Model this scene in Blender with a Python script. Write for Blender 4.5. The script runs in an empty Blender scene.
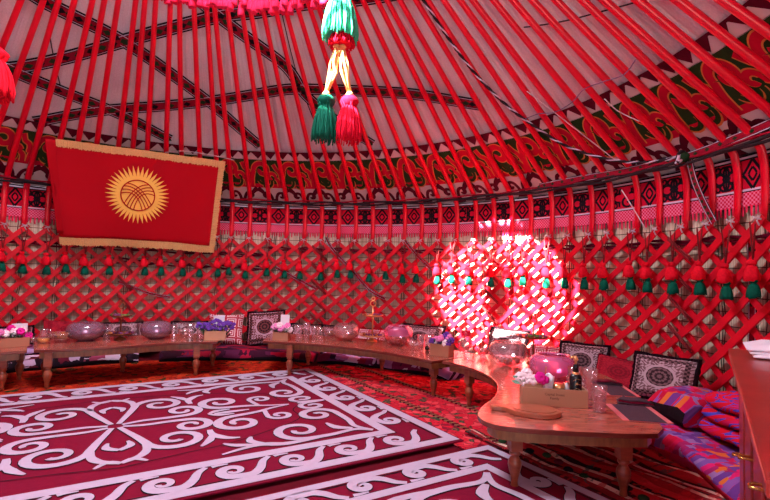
import bpy, math, random
from mathutils import Vector, Matrix
random.seed(7)
PI = math.pi
sc = bpy.context.scene
C = sc.collection
R = math.radians
H_CAM = 1.155
CX, CY = -1.466, 2.914            # middle of the yurt, camera foot at the origin

# ------------------------------------------------------------------ camera
cam_d = bpy.data.cameras.new('camera'); cam = bpy.data.objects.new('camera', cam_d); C.objects.link(cam)
cam_d.sensor_width = 36.0; cam_d.lens = 475.69 * 36.0 / 770.0; cam_d.clip_start = 0.05; cam_d.clip_end = 200
cam.matrix_world = Matrix.Translation((0, 0, H_CAM)) @ Matrix.Rotation(PI/2 + 0.04945, 4, 'X') @ Matrix.Rotation(0.02692, 4, 'Z')
sc.camera = cam
# ------------------------------------------------------------------ world, sun, daylight through the roof ring and the doorway
w = bpy.data.worlds.new('world'); sc.world = w; w.use_nodes = True
bg = w.node_tree.nodes['Background']; bg.inputs[0].default_value = (0.62, 0.78, 1.0, 1); bg.inputs[1].default_value = 1.0
def light(name, kind, loc, direction, energy, color=(1, 1, 1), **kw):
    d = bpy.data.lights.new(name, kind); o = bpy.data.objects.new(name, d); C.objects.link(o)
    o.location = loc; o.rotation_euler = Vector(direction).to_track_quat('-Z', 'Y').to_euler()
    d.energy = energy; d.color = color
    for k, v in kw.items(): setattr(d, k, v)
    return o
SUN = Vector((2.90, 3.04, -3.79)).normalized()
light('sun', 'SUN', (0, 0, 12), SUN, 150, (1.0, 0.88, 0.74), angle=R(0.6))
light('daylight_roof_ring', 'AREA', (CX, CY, 4.95), (0, 0, -1), 400, (0.90, 0.92, 1.0), shape='DISK', size=1.7)
light('daylight_doorway', 'AREA', (0.42, -0.80, 1.05), (-1.466, 2.914, 0.9), 46, (0.92, 0.92, 1.0), shape='RECTANGLE', size=1.1, size_y=1.7)
sc.view_settings.view_transform = 'Standard'; sc.view_settings.look = 'None'
sc.view_settings.exposure = -0.12; sc.view_settings.gamma = 1.0; sc.view_settings.use_curve_mapping = False
try:
    sc.cycles.use_denoising = True; sc.cycles.max_bounces = 10; sc.cycles.diffuse_bounces = 6
    sc.cycles.transparent_max_bounces = 24; sc.cycles.caustics_reflective = False; sc.cycles.caustics_refractive = False
    sc.cycles.sample_clamp_indirect = 8.0
except Exception: pass

# ------------------------------------------------------------------ material helpers
def lin(c):
    return tuple((x/12.92 if x <= 0.04045 else ((x+0.055)/1.055)**2.4) for x in [v/255.0 for v in c]) + (1.0,)
class NT:
    def __init__(s, name):
        s.m = bpy.data.materials.new(name); s.m.use_nodes = True
        s.t = s.m.node_tree; s.n = s.t.nodes; s.b = s.n['Principled BSDF']; s.out = s.n['Material Output']
    def new(s, ty, **kw):
        n = s.n.new(ty)
        for k, v in kw.items(): setattr(n, k, v)
        return n
    def link(s, a, b): s.t.links.new(a, b)
    def val(s, sock, v):
        if hasattr(v, 'is_output') or isinstance(v, bpy.types.NodeSocket): s.link(v, sock)
        else: sock.default_value = v
    def math(s, op, a, b=0.0, c=0.0):
        n = s.new('ShaderNodeMath', operation=op); s.val(n.inputs[0], a); s.val(n.inputs[1], b); s.val(n.inputs[2], c)
        return n.outputs[0]
    def mix(s, f, a, b):
        n = s.new('ShaderNodeMix', data_type='RGBA'); s.val(n.inputs[0], f); s.val(n.inputs[6], a); s.val(n.inputs[7], b)
        return n.outputs[2]
    def uv(s):
        u = s.new('ShaderNodeUVMap'); x = s.new('ShaderNodeSeparateXYZ'); s.link(u.outputs[0], x.inputs[0])
        return u.outputs[0], x.outputs[0], x.outputs[1]
    def obj(s):
        u = s.new('ShaderNodeTexCoord'); x = s.new('ShaderNodeSeparateXYZ'); s.link(u.outputs['Object'], x.inputs[0])
        return u.outputs['Object'], x.outputs[0], x.outputs[1], x.outputs[2]
    def scale(s, vec, v):
        n = s.new('ShaderNodeVectorMath', operation='MULTIPLY'); s.link(vec, n.inputs[0]); n.inputs[1].default_value = v
        return n.outputs[0]
    def noise(s, vec, sc_=5.0, det=3.0, rough=0.5):
        n = s.new('ShaderNodeTexNoise'); n.inputs['Scale'].default_value = sc_; n.inputs['Detail'].default_value = det
        n.inputs['Roughness'].default_value = rough
        if vec is not None: s.link(vec, n.inputs['Vector'])
        return n.outputs[0]
    def voro(s, vec, sc_=5.0, feature='F1', out='Distance'):
        n = s.new('ShaderNodeTexVoronoi', feature=feature); n.inputs['Scale'].default_value = sc_
        if vec is not None: s.link(vec, n.inputs['Vector'])
        return n.outputs[out]
    def ramp(s, f, stops, interp='LINEAR'):
        n = s.new('ShaderNodeValToRGB'); n.color_ramp.interpolation = interp; e = n.color_ramp.elements
        while len(e) < len(stops): e.new(0.5)
        for i, (p, c) in enumerate(stops): e[i].position = p; e[i].color = lin(c)
        s.link(f, n.inputs[0]); return n.outputs[0]
    def bump(s, hgt, strength=0.3, dist=0.01):
        n = s.new('ShaderNodeBump'); n.inputs['Strength'].default_value = strength; n.inputs['Distance'].default_value = dist
        s.link(hgt, n.inputs['Height']); s.link(n.outputs[0], s.b.inputs['Normal'])
    def fin(s, col=None, rough=0.6, spec=0.5, metal=0.0):
        if col is not None: s.val(s.b.inputs['Base Color'], col)
        s.b.inputs['Roughness'].default_value = rough; s.b.inputs['Specular IOR Level'].default_value = spec
        s.b.inputs['Metallic'].default_value = metal
        return s.m
M = {}
def simple(name, rgb, rough=0.6, spec=0.4, metal=0.0, var=0.12, vs=18.0, bump=0.0, bs=60.0):
    t = NT(name); o = t.obj()[0]
    c = lin(rgb); n = t.noise(o, vs, 3)
    lo = tuple(x*(1-var) for x in c[:3]) + (1,); hi = tuple(min(1, x*(1+var)) for x in c[:3]) + (1,)
    col = t.mix(n, lo, hi)
    if bump: t.bump(t.noise(o, bs, 3), bump, 0.004)
    M[name] = t.fin(col, rough, spec, metal); return M[name]
simple('pole_red', (224, 6, 42), 0.32, 0.5, var=0.15, vs=9)
simple('lattice_red', (208, 9, 38), 0.5, 0.3, var=0.22, vs=7, bump=0.2)
simple('cord_brown', (120, 20, 28), 0.8, var=0.3)
simple('cord_dark', (38, 20, 30), 0.85, var=0.5, vs=60)
simple('purple_twine', (120, 90, 130), 0.8)
simple('white_thread', (205, 190, 200), 0.8)
simple('tassel_red', (220, 20, 44), 0.85, 0.1, var=0.3, vs=60, bump=0.5, bs=140)
simple('tassel_crimson', (205, 10, 45), 0.85, 0.1, var=0.35, vs=60, bump=0.5, bs=140)
simple('tassel_green', (10, 92, 72), 0.85, 0.1, var=0.3, vs=60, bump=0.5, bs=140)
simple('tassel_mint', (60, 190, 150), 0.85, 0.1, var=0.3, vs=50, bump=0.5, bs=140)
simple('fringe_pink', (222, 40, 84), 0.85, 0.1, var=0.25, vs=40)
simple('fringe_gold', (222, 176, 118), 0.8, 0.2, var=0.3, vs=90, bump=0.5, bs=200)
simple('flag_red', (176, 4, 26), 0.8, 0.15, var=0.06, vs=3)
simple('flag_gold', (246, 200, 96), 0.7, 0.2, var=0.05)
simple('felt_white', (180, 164, 186), 0.95, 0.1, var=0.08, vs=40, bump=0.3, bs=120)
simple('felt_cream', (215, 196, 200), 0.95, 0.1, var=0.1, vs=12)
simple('felt_maroon', (116, 14, 44), 0.95, 0.1, var=0.12, vs=40, bump=0.3, bs=160)
simple('felt_darkmaroon', (92, 12, 36), 0.95, 0.1, var=0.2, vs=30)
simple('felt_red', (196, 14, 50), 0.95, 0.1, var=0.12, vs=30)
simple('felt_green', (44, 62, 30), 0.95, 0.1, var=0.3, vs=30)
simple('felt_black', (26, 18, 26), 0.95, 0.1, var=0.2)
simple('thread_gold', (214, 130, 66), 0.8, 0.2, var=0.1)
simple('band_white', (206, 190, 212), 0.9, 0.1, var=0.1)
simple('strap_red', (150, 18, 44), 0.9, 0.1, var=0.35, vs=50)
simple('strap_green', (36, 60, 36), 0.9, 0.1, var=0.2)
simple('crown_wood', (150, 20, 24), 0.5)
simple('brass', (212, 160, 90), 0.25, 0.5, 0.9, var=0.1)
simple('gold', (236, 180, 120), 0.3, 0.5, 0.85, var=0.1)
simple('copper', (150, 84, 52), 0.35, 0.5, 0.7, var=0.2)
simple('paper_white', (232, 226, 236), 0.8, 0.2, var=0.03)
simple('cloth_white', (226, 214, 226), 0.9, 0.1, var=0.05, vs=10)
simple('petal_pink', (228, 130, 190), 0.8, 0.1, var=0.15)
simple('petal_magenta', (214, 30, 140), 0.8, 0.1, var=0.15)
simple('petal_white', (236, 214, 222), 0.8, 0.1, var=0.08)
simple('petal_purple', (104, 60, 160), 0.8, 0.1, var=0.3)
simple('leaf_green', (44, 90, 60), 0.7, 0.2, var=0.3)
simple('leaf_pale', (110, 160, 140), 0.7, 0.2, var=0.2)
simple('planter_wood', (168, 112, 88), 0.5, 0.3, var=0.15, vs=8)
simple('light_wood', (186, 138, 108), 0.5, 0.3, var=0.12, vs=6)
simple('bread', (176, 98, 60), 0.8, 0.2, var=0.35, vs=40, bump=0.4)
simple('nuts', (150, 92, 70), 0.8, 0.2, var=0.5, vs=60, bump=0.4)
simple('jam_yellow', (226, 150, 60), 0.3, 0.5, var=0.1)
simple('sweets_white', (220, 190, 190), 0.6, 0.3, var=0.2, vs=60)
simple('sweets_green', (90, 120, 60), 0.6, 0.3, var=0.5, vs=60)
simple('sweets_purple', (130, 60, 110), 0.6, 0.3, var=0.5, vs=60)
simple('black_plastic', (22, 16, 20), 0.25, 0.5)
simple('black_fur', (30, 14, 22), 0.95, 0.05, var=0.5, vs=80, bump=0.8, bs=150)
simple('lid_red', (205, 20, 60), 0.3, 0.5)
simple('cloth_grey', (74, 54, 66), 0.9, 0.1, var=0.3, vs=120)
simple('cloth_rose', (206, 110, 116), 0.9, 0.1, var=0.1)
simple('floor_red', (88, 10, 26), 0.95, 0.1, var=0.3, vs=5)
simple('ink', (70, 44, 40), 0.8)
simple('dirt', (120, 110, 90), 0.95, var=0.3, vs=2)

def glass(name, tint=(255, 245, 250), solid=0.05, rough=0.04, gl=0.35):
    t = NT(name); t.n.remove(t.b)
    tr = t.new('ShaderNodeBsdfTransparent'); tr.inputs[0].default_value = lin(tint)
    g = t.new('ShaderNodeBsdfGlossy'); g.inputs['Roughness'].default_value = rough
    d = t.new('ShaderNodeBsdfDiffuse'); d.inputs[0].default_value = lin(tint)
    lw = t.new('ShaderNodeLayerWeight'); lw.inputs[0].default_value = gl
    m1 = t.new('ShaderNodeMixShader'); m1.inputs[0].default_value = solid; t.link(tr.outputs[0], m1.inputs[1]); t.link(d.outputs[0], m1.inputs[2])
    f = t.math('ADD', t.math('MULTIPLY', lw.outputs['Facing'], 0.60), 0.05)
    m2 = t.new('ShaderNodeMixShader'); t.link(f, m2.inputs[0]); t.link(m1.outputs[0], m2.inputs[1]); t.link(g.outputs[0], m2.inputs[2])
    t.link(m2.outputs[0], t.out.inputs[0]); M[name] = t.m
glass('glass_clear'); glass('glass_pink', (250, 150, 210), 0.32, 0.15); glass('glass_violet', (200, 160, 190), 0.28, 0.12)
glass('glass_rose', (244, 200, 205), 0.18, 0.12)

def mk_wood(name, c1, c2, rough=0.28, spec=0.5, stretch=(2, 2, 14)):
    t = NT(name); o = t.obj()[0]
    n = t.noise(t.scale(o, stretch), 3.0, 5, 0.6); col = t.ramp(n, [(0.25, c1), (0.75, c2)])
    M[name] = t.fin(col, rough, spec); t.b.inputs['Coat Weight'].default_value = 0.4; t.b.inputs['Coat Roughness'].default_value = 0.15
mk_wood('table_wood', (128, 60, 50), (190, 106, 88), 0.16, stretch=(3, 12, 12))
mk_wood('edge_wood', (84, 32, 26), (126, 54, 42), 0.25)
mk_wood('apron_wood', (112, 68, 40), (158, 106, 62), 0.4, stretch=(12, 12, 3))
mk_wood('leg_wood', (112, 48, 32), (160, 80, 52), 0.3)
mk_wood('cabinet_wood', (120, 28, 24), (158, 46, 38), 0.32, 0.4)
mk_wood('board_wood', (136, 66, 44), (182, 100, 70), 0.45)

def mk_roof_felt():
    t = NT('roof_felt'); v, u, vv = t.uv()
    n = t.noise(t.scale(v, (1, 1, 1)), 2.0, 5, 0.6); fine = t.noise(v, 60, 3)
    folds = t.noise(t.scale(v, (7, 0.5, 1)), 1.3, 2)
    col = t.ramp(t.math('ADD', t.math('MULTIPLY', n, 0.6), t.math('MULTIPLY', fine, 0.4)), [(0.3, (200, 184, 196)), (0.7, (238, 226, 234))])
    t.bump(t.math('ADD', t.math('MULTIPLY', folds, 1.0), t.math('MULTIPLY', fine, 0.06)), 0.7, 0.06)
    M['roof_felt'] = t.fin(col, 0.95, 0.1)
mk_roof_felt()
def mk_reed():
    t = NT('reed_mat'); v, u, z = t.uv()
    wob = t.math('MULTIPLY', t.math('SUBTRACT', t.noise(t.scale(v, (2.2, 2.2, 1)), 1.0, 2), 0.5), 0.07)
    uw = t.math('ADD', u, wob); zw = t.math('ADD', z, t.math('MULTIPLY', wob, 0.5))
    stalk = t.noise(t.scale(v, (160, 1.5, 1)), 1.0, 2)
    base = t.ramp(stalk, [(0.25, (136, 108, 92)), (0.5, (198, 176, 156)), (0.75, (234, 218, 200))])
    hl = t.math('LESS_THAN', t.math('FRACT', t.math('MULTIPLY', zw, 1/0.115)), 0.07)
    f = t.math('FRACT', t.math('MULTIPLY', uw, 1/0.40))
    vl = t.math('LESS_THAN', f, 0.03); vl2 = t.math('LESS_THAN', t.math('ABSOLUTE', t.math('SUBTRACT', f, 0.09)), 0.014)
    vl3 = t.math('LESS_THAN', t.math('ABSOLUTE', t.math('SUBTRACT', f, 0.14)), 0.014)
    dark = t.math('MAXIMUM', t.math('MAXIMUM', hl, vl), t.math('MAXIMUM', vl2, vl3))
    tint = t.ramp(t.noise(v, 1.6, 1), [(0.42, (40, 26, 24)), (0.5, (30, 60, 30)), (0.58, (90, 16, 26))])
    t.bump(stalk, 0.5, 0.004)
    M['reed_mat'] = t.fin(t.mix(t.math('MULTIPLY', dark, 0.88), base, tint), 0.8, 0.2)
mk_reed()
def mk_weave(name, a, b, scale):
    t = NT(name); v, u, z = t.uv()
    ch = t.new('ShaderNodeTexChecker'); ch.inputs['Scale'].default_value = scale; t.link(v, ch.inputs[0])
    ch.inputs[1].default_value = lin(a); ch.inputs[2].default_value = lin(b)
    M[name] = t.fin(ch.outputs[0], 0.9, 0.1)
mk_weave('pink_weave', (214, 20, 70), (232, 120, 160), 60)
def mk_persian(name, reds, oth):
    t = NT(name); o, x, y, z = t.obj()
    warp = t.new('ShaderNodeVectorMath', operation='ADD'); t.link(o, warp.inputs[0])
    nn = t.new('ShaderNodeTexNoise'); nn.inputs['Scale'].default_value = 9; t.link(o, nn.inputs['Vector'])
    t.link(t.scale(nn.outputs[1], (0.09, 0.09, 0)), warp.inputs[1]); wv = warp.outputs[0]
    cell = t.voro(wv, 16, 'F1', 'Color'); sp = t.new('ShaderNodeSeparateColor'); t.link(cell, sp.inputs[0])
    edge = t.voro(wv, 16, 'DISTANCE_TO_EDGE')
    base = t.ramp(sp.outputs[0], [(0.0, reds[0]), (0.35, reds[1]), (0.62, oth[0]), (0.74, reds[0]), (0.9, oth[1])], 'CONSTANT')
    br = t.math('LESS_THAN', edge, 0.045); col = t.mix(t.math('MULTIPLY', br, 0.6), base, lin(oth[2]))
    fine = t.noise(t.scale(wv, (1, 1, 1)), 45, 2); col = t.mix(t.math('MULTIPLY', t.math('GREATER_THAN', fine, 0.6), 0.5), col, lin(reds[1]))
    t.bump(t.noise(o, 200, 2), 0.4, 0.004); M[name] = t.fin(col, 0.95, 0.08)
mk_persian('persian_orange', [(168, 34, 20), (190, 56, 26)], [(46, 52, 24), (126, 20, 20), (40, 20, 16)])
mk_persian('persian_red', [(196, 28, 50), (216, 70, 80)], [(60, 74, 52), (130, 20, 44), (60, 26, 34)])
def mk_ikat(name, cols, su=1.0, sv=7.0, quilt=False):
    t = NT(name); v, u, z = t.uv()
    jag = t.math('MULTIPLY', t.math('SUBTRACT', t.noise(t.scale(v, (14, 3, 1)), 1.0, 3), 0.5), 0.5)
    n = t.noise(t.scale(v, (su*1.6, sv, 1)), 1.0, 1)
    br = t.new('ShaderNodeTexVoronoi', distance='CHEBYCHEV'); br.inputs['Scale'].default_value = 1.0
    nv = t.new('ShaderNodeVectorMath', operation='ADD'); t.link(t.scale(v, (su*3, sv, 1)), nv.inputs[0])
    cmb = t.new('ShaderNodeCombineXYZ'); t.link(t.math('MULTIPLY', jag, 2.0), cmb.inputs[1]); t.link(cmb.outputs[0], nv.inputs[1])
    t.link(nv.outputs[0], br.inputs['Vector'])
    sp = t.new('ShaderNodeSeparateColor'); t.link(br.outputs['Color'], sp.inputs[0])
    k = len(cols); col = t.ramp(sp.outputs[0], [(i/k, c) for i, c in enumerate(cols)], 'CONSTANT')
    t.bump(t.noise(t.scale(v, (6, 10, 1)), 2.0, 4), 0.8 if quilt else 0.3, 0.02); M[name] = t.fin(col, 0.9, 0.15)
mk_ikat('ikat_dark', [(34, 14, 28), (190, 160, 190), (40, 18, 36), (150, 60, 90), (28, 12, 24), (96, 20, 40), (206, 186, 206), (30, 12, 20)], 2.2, 16)
mk_ikat('ikat_purple', [(60, 22, 60), (176, 150, 200), (110, 30, 80), (44, 20, 50), (150, 110, 170), (120, 24, 60), (190, 170, 205)], 2.2, 16)
mk_ikat('ikat_red', [(130, 14, 40), (60, 16, 44), (166, 24, 60), (90, 30, 70), (50, 14, 30)], 1.6, 14)
mk_ikat('plush_pink', [(200, 20, 80), (124, 86, 164), (214, 30, 110), (136, 84, 164), (212, 110, 50), (190, 14, 60), (106, 56, 140), (206, 16, 60), (150, 110, 170), (160, 30, 100)], 6.5, 20, True)
mk_ikat('plush_red', [(190, 16, 50), (214, 24, 70), (150, 14, 40), (200, 30, 90)], 2, 14, True)
mk_ikat('plush_dark', [(40, 16, 26), (90, 30, 40), (30, 12, 20), (70, 60, 50)], 2, 6, True)
def mk_swirl():
    t = NT('plush_swirl'); v, u, z = t.uv()
    d = t.new('ShaderNodeVectorMath', operation='ADD'); t.link(v, d.inputs[0])
    nn = t.new('ShaderNodeTexNoise'); nn.inputs['Scale'].default_value = 5; t.link(v, nn.inputs['Vector']); t.link(t.scale(nn.outputs[1], (0.25, 0.25, 0)), d.inputs[1])
    vd = t.voro(d.outputs[0], 5.0, 'F1'); fr = t.math('FRACT', t.math('MULTIPLY', vd, 3.6))
    col = t.ramp(fr, [(0.0, (206, 14, 44)), (0.5, (70, 70, 190)), (0.78, (196, 16, 84))], 'CONSTANT')
    t.bump(t.noise(v, 40, 3), 0.5, 0.01); M['plush_swirl'] = t.fin(col, 0.9, 0.15)
mk_swirl()
def mk_stripes():
    t = NT('striped_weave'); o, x, y, z = t.obj()
    wob = t.math('MULTIPLY', t.noise(o, 3.0, 2), 0.12); yy = t.math('FRACT', t.math('MULTIPLY', t.math('ADD', x, wob), 2.1))
    c1 = t.ramp(yy, [(0, (140, 30, 40)), (0.1, (226, 186, 176)), (0.17, (60, 16, 24)), (0.25, (176, 40, 50)), (0.42, (226, 190, 176)), (0.5, (40, 24, 28)), (0.6, (196, 50, 60)), (0.75, (150, 34, 44)), (0.86, (206, 160, 146)), (0.93, (70, 20, 26))], 'CONSTANT')
    saw = t.math('GREATER_THAN', t.noise(t.scale(o, (9, 22, 1)), 1.0, 2), 0.56)
    col = t.mix(t.math('MULTIPLY', saw, 0.7), c1, t.ramp(t.noise(o, 6, 1), [(0.4, (190, 40, 50)), (0.55, (30, 80, 80)), (0.65, (50, 16, 24))], 'CONSTANT'))
    t.bump(t.noise(o, 30, 4), 0.8, 0.02); M['striped_weave'] = t.fin(col, 0.95, 0.1)
mk_stripes()
def mk_brocade(name, light_c, dark_c, mid_c, ring=True):
    t = NT(name); v, u, z = t.uv()      # uv -1..1 over the cushion's face
    r = t.math('SQRT', t.math('ADD', t.math('MULTIPLY', u, u), t.math('MULTIPLY', z, z)))
    m = t.math('MAXIMUM', t.math('ABSOLUTE', u), t.math('ABSOLUTE', z))
    ang = t.math('ARCTAN2', z, u)
    pet = t.math('MULTIPLY', t.math('SINE', t.math('MULTIPLY', ang, 12)), 0.5)
    br = t.math('GREATER_THAN', t.math('ADD', t.math('SINE', t.math('MULTIPLY', r, 40)), t.math('MULTIPLY', pet, 1.4)), 0.05)
    au = t.math('ABSOLUTE', u); az = t.math('ABSOLUTE', z)
    s1 = t.math('SINE', t.math('ADD', t.math('MULTIPLY', au, 24), t.math('MULTIPLY', t.math('SINE', t.math('MULTIPLY', az, 17)), 2.0)))
    s2 = t.math('SINE', t.math('ADD', t.math('MULTIPLY', az, 24), t.math('MULTIPLY', t.math('SINE', t.math('MULTIPLY', au, 17)), 2.0)))
    fld = t.math('GREATER_THAN', t.math('MULTIPLY', s1, s2), 0.02)
    inr = t.math('LESS_THAN', r, 0.42); rg = t.math('LESS_THAN', t.math('ABSOLUTE', t.math('SUBTRACT', r, 0.47)), 0.04)
    col_f = t.mix(fld, lin(mid_c), lin(light_c)); col_c = t.mix(br, lin(dark_c), lin(mid_c))
    col = t.mix(inr, col_f, col_c)
    if ring: col = t.mix(rg, col, lin(light_c))
    bord = t.math('MULTIPLY', t.math('GREATER_THAN', m, 0.70), t.math('LESS_THAN', m, 0.86))
    bp = t.math('GREATER_THAN', t.math('MULTIPLY', t.math('SINE', t.math('MULTIPLY', u, 36)), t.math('SINE', t.math('MULTIPLY', z, 36))), 0.0)
    col = t.mix(bord, col, t.mix(bp, lin(dark_c), lin(mid_c)))
    t.bump(t.noise(v, 30, 3), 0.4, 0.006); M[name] = t.fin(col, 0.85, 0.2)
mk_brocade('brocade_grey', (184, 160, 172), (52, 30, 38), (116, 86, 94))
mk_brocade('brocade_brown', (190, 150, 170), (40, 16, 26), (110, 56, 60))
mk_brocade('brocade_red', (170, 30, 50), (120, 14, 34), (150, 20, 44), False)
def mk_meander():
    t = NT('meander_cloth'); v, u, z = t.uv()
    fu = t.math('ABSOLUTE', t.math('SUBTRACT', t.math('FRACT', t.math('MULTIPLY', u, 1.5)), 0.5)); fz = t.math('ABSOLUTE', t.math('SUBTRACT', t.math('FRACT', t.math('MULTIPLY', z, 1.5)), 0.5))
    mm = t.math('MAXIMUM', fu, fz); s = t.math('GREATER_THAN', t.math('SINE', t.math('MULTIPLY', mm, 38)), 0.0)
    M['meander_cloth'] = t.fin(t.mix(s, lin((170, 20, 50)), lin((226, 206, 214))), 0.9, 0.1)
mk_meander()

# ------------------------------------------------------------------ mesh helpers
def nv(v): return Vector(v)
class MB:
    def __init__(s): s.v = []; s.f = []; s.m = []; s.uv = []; s.sm = []
    def vert(s, p, uv=(0, 0)): s.v.append(tuple(p)); s.uv.append(uv); return len(s.v) - 1
    def face(s, idx, mi=0, sm=False): s.f.append(tuple(idx)); s.m.append(mi); s.sm.append(sm)
    def box(s, c, size, rz=0.0, mi=0, mat=None):
        hx, hy, hz = size[0]/2, size[1]/2, size[2]/2; cr, sr = math.cos(rz), math.sin(rz); ids = []
        for z in (-hz, hz):
            for x, y in ((-hx, -hy), (hx, -hy), (hx, hy), (-hx, hy)):
                ids.append(s.vert((c[0]+x*cr-y*sr, c[1]+x*sr+y*cr, c[2]+z), (x, y)))
        a = ids
        for q in ((a[3], a[2], a[1], a[0]), (a[4], a[5], a[6], a[7]), (a[0], a[1], a[5], a[4]), (a[1], a[2], a[6], a[5]), (a[2], a[3], a[7], a[6]), (a[3], a[0], a[4], a[7])):
            s.face(q, mi)
    def rings(s, rings, mi=0, sm=True, cap=True, closed=True, uvs=None):
        ids = []
        for k, ring in enumerate(rings):
            ids.append([s.vert(p, (uvs[k][j] if uvs else (0, 0))) for j, p in enumerate(ring)])
        n = len(ids[0])
        for a, b in zip(ids, ids[1:]):
            for j in range(n if closed else n-1):
                j2 = (j+1) % n; s.face((a[j], a[j2], b[j2], b[j]), mi, sm)
        if cap and closed:
            s.face(ids[0][::-1], mi); s.face(ids[-1], mi)
        return ids
    def tube(s, pts, r, n=8, mi=0, flat=1.0, ref=None, cap=True):
        pts = [Vector(p) for p in pts]; rings = []
        prev = Vector(ref) if ref is not None else None
        for i, p in enumerate(pts):
            t = (pts[min(i+1, len(pts)-1)] - pts[max(i-1, 0)]).normalized()
            a = prev if prev is not None else (Vector((0, 0, 1)) if abs(t.z) < 0.9 else Vector((1, 0, 0)))
            a = (a - t*a.dot(t))
            if a.length < 1e-5: a = Vector((1, 0, 0)) - t*t.x
            a.normalize(); prev = a; b = t.cross(a)
            rr = r[i] if isinstance(r, (list, tuple)) else r
            rx, ry = rr if isinstance(rr, (list, tuple)) else (rr, rr*flat)
            rings.append([p + a*(math.cos(2*PI*k/n)*rx) + b*(math.sin(2*PI*k/n)*ry) for k in range(n)])
        s.rings(rings, mi, True, cap)
    def sweep(s, pts, nrm, w_, t_, mi=0):
        pts = [Vector(p) for p in pts]; rings = []
        for i, p in enumerate(pts):
            tg = (pts[min(i+1, len(pts)-1)] - pts[max(i-1, 0)]).normalized(); n = Vector(nrm[i]).normalized()
            sd = tg.cross(n).normalized()
            rings.append([p + sd*w_/2 + n*t_/2, p - sd*w_/2 + n*t_/2, p - sd*w_/2 - n*t_/2, p + sd*w_/2 - n*t_/2])
        s.rings(rings, mi, False, True)
    def lathe(s, prof, seg=20, c=(0, 0, 0), mi=0, flute=0.0, nf=0, cap=True, sm=True, sx=1.0, sy=1.0):
        rings = []
        for k, (r, z) in enumerate(prof):
            ring = []
            for j in range(seg):
                a = 2*PI*j/seg; rr = r*(1 + (flute*math.cos(nf*a) if nf else 0)); ring.append((c[0]+rr*math.cos(a)*sx, c[1]+rr*math.sin(a)*sy, c[2]+z))
            rings.append(ring)
        s.rings(rings, mi, sm, cap)
    def prism(s, poly, z0, z1, mi=0, mside=None):
        a = [s.vert((x, y, z0), (x, y)) for x, y in poly]; b = [s.vert((x, y, z1), (x, y)) for x, y in poly]; n = len(poly)
        s.face(a[::-1], mi); s.face(b, mi)
        for j in range(n): s.face((a[j], a[(j+1) % n], b[(j+1) % n], b[j]), mi if mside is None else mside)
    def grid(s, fn, nu, nv_, mi=0, sm=True, uvf=None):
        ids = [[None]*(nv_+1) for _ in range(nu+1)]
        for i in range(nu+1):
            for j in range(nv_+1):
                u, v = i/nu, j/nv_; ids[i][j] = s.vert(fn(u, v), uvf(u, v) if uvf else (u, v))
        for i in range(nu):
            for j in range(nv_): s.face((ids[i][j], ids[i+1][j], ids[i+1][j+1], ids[i][j+1]), mi, sm)
        return ids
    def blob(s, c, r, mi=0, n=8, sz=1.0):
        prof = [(max(0.001, r*math.sin(PI*k/5)), -r*sz*math.cos(PI*k/5)) for k in range(6)]
        s.lathe(prof, n, c, mi)
    def ribbon(s, fmap, pts, wid, off, mi=0):
        n = len(pts); prev = None; s.nr = getattr(s, 'nr', 0) + 1; off = off + (s.nr % 29)*getattr(s, 'cyc', 4e-5)
        wid = list(wid) if isinstance(wid, (list, tuple)) else [wid]*n
        for i in range(1, n-1):
            ax, ay = pts[i][0]-pts[i-1][0], pts[i][1]-pts[i-1][1]; bx, by = pts[i+1][0]-pts[i][0], pts[i+1][1]-pts[i][1]
            la, lb = math.hypot(ax, ay), math.hypot(bx, by)
            if la*lb > 0:
                an = abs(math.atan2(ax*by-ay*bx, ax*bx+ay*by))
                if an > 1e-3 and n > 8: wid[i] = min(wid[i], 1.7*0.5*(la+lb)/an)
        if n > 8: wid[-1] = min(wid[-1], wid[-2]); wid[0] = min(wid[0], wid[1]*1.5)
        for i in range(n):
            x0, y0 = pts[max(i-1, 0)]; x1, y1 = pts[min(i+1, n-1)]; dx, dy = x1-x0, y1-y0; L = math.hypot(dx, dy) or 1
            hw = (wid[i] if isinstance(wid, (list, tuple)) else wid)/2; nx, ny = -dy/L*hw, dx/L*hw
            a = s.vert(fmap(pts[i][0]+nx, pts[i][1]+ny, off)); b = s.vert(fmap(pts[i][0]-nx, pts[i][1]-ny, off))
            if prev: s.face((prev[0], prev[1], b, a), mi)
            prev = (a, b)
    def build(s, name, mats, parent=None, loc=None, rz=None, **props):
        me = bpy.data.meshes.new(name); me.from_pydata(s.v, [], s.f)
        if not isinstance(mats, (list, tuple)): mats = [mats]
        for m in mats: me.materials.append(M[m])
        me.polygons.foreach_set('material_index', s.m); me.polygons.foreach_set('use_smooth', s.sm)
        ul = me.uv_layers.new(name='UVMap'); flat = []
        for l in me.loops: flat += list(s.uv[l.vertex_index])
        ul.data.foreach_set('uv', flat); me.update()
        o = bpy.data.objects.new(name, me); C.objects.link(o)
        if parent is not None: o.parent = parent
        if loc is not None: o.location = loc
        if rz is not None: o.rotation_euler = (0, 0, rz)
        for k, v in props.items(): o[k] = v
        return o
def thing(name, label, cat, loc=(0, 0, 0), rz=0.0, group=None, rot=None):
    o = bpy.data.objects.new(name, None); C.objects.link(o); o.location = loc; o.rotation_euler = rot if rot else (0, 0, rz)
    o.empty_display_size = 0.1; o['label'] = label; o['category'] = cat
    if group: o['group'] = group
    return o
def bevel(o, wd, seg=2):
    m = o.modifiers.new('bevel', 'BEVEL'); m.width = wd; m.segments = seg; m.limit_method = 'ANGLE'; return o
def solid(o, t, off=0.0):
    m = o.modifiers.new('solid', 'SOLIDIFY'); m.thickness = t; m.offset = off; return o
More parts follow.
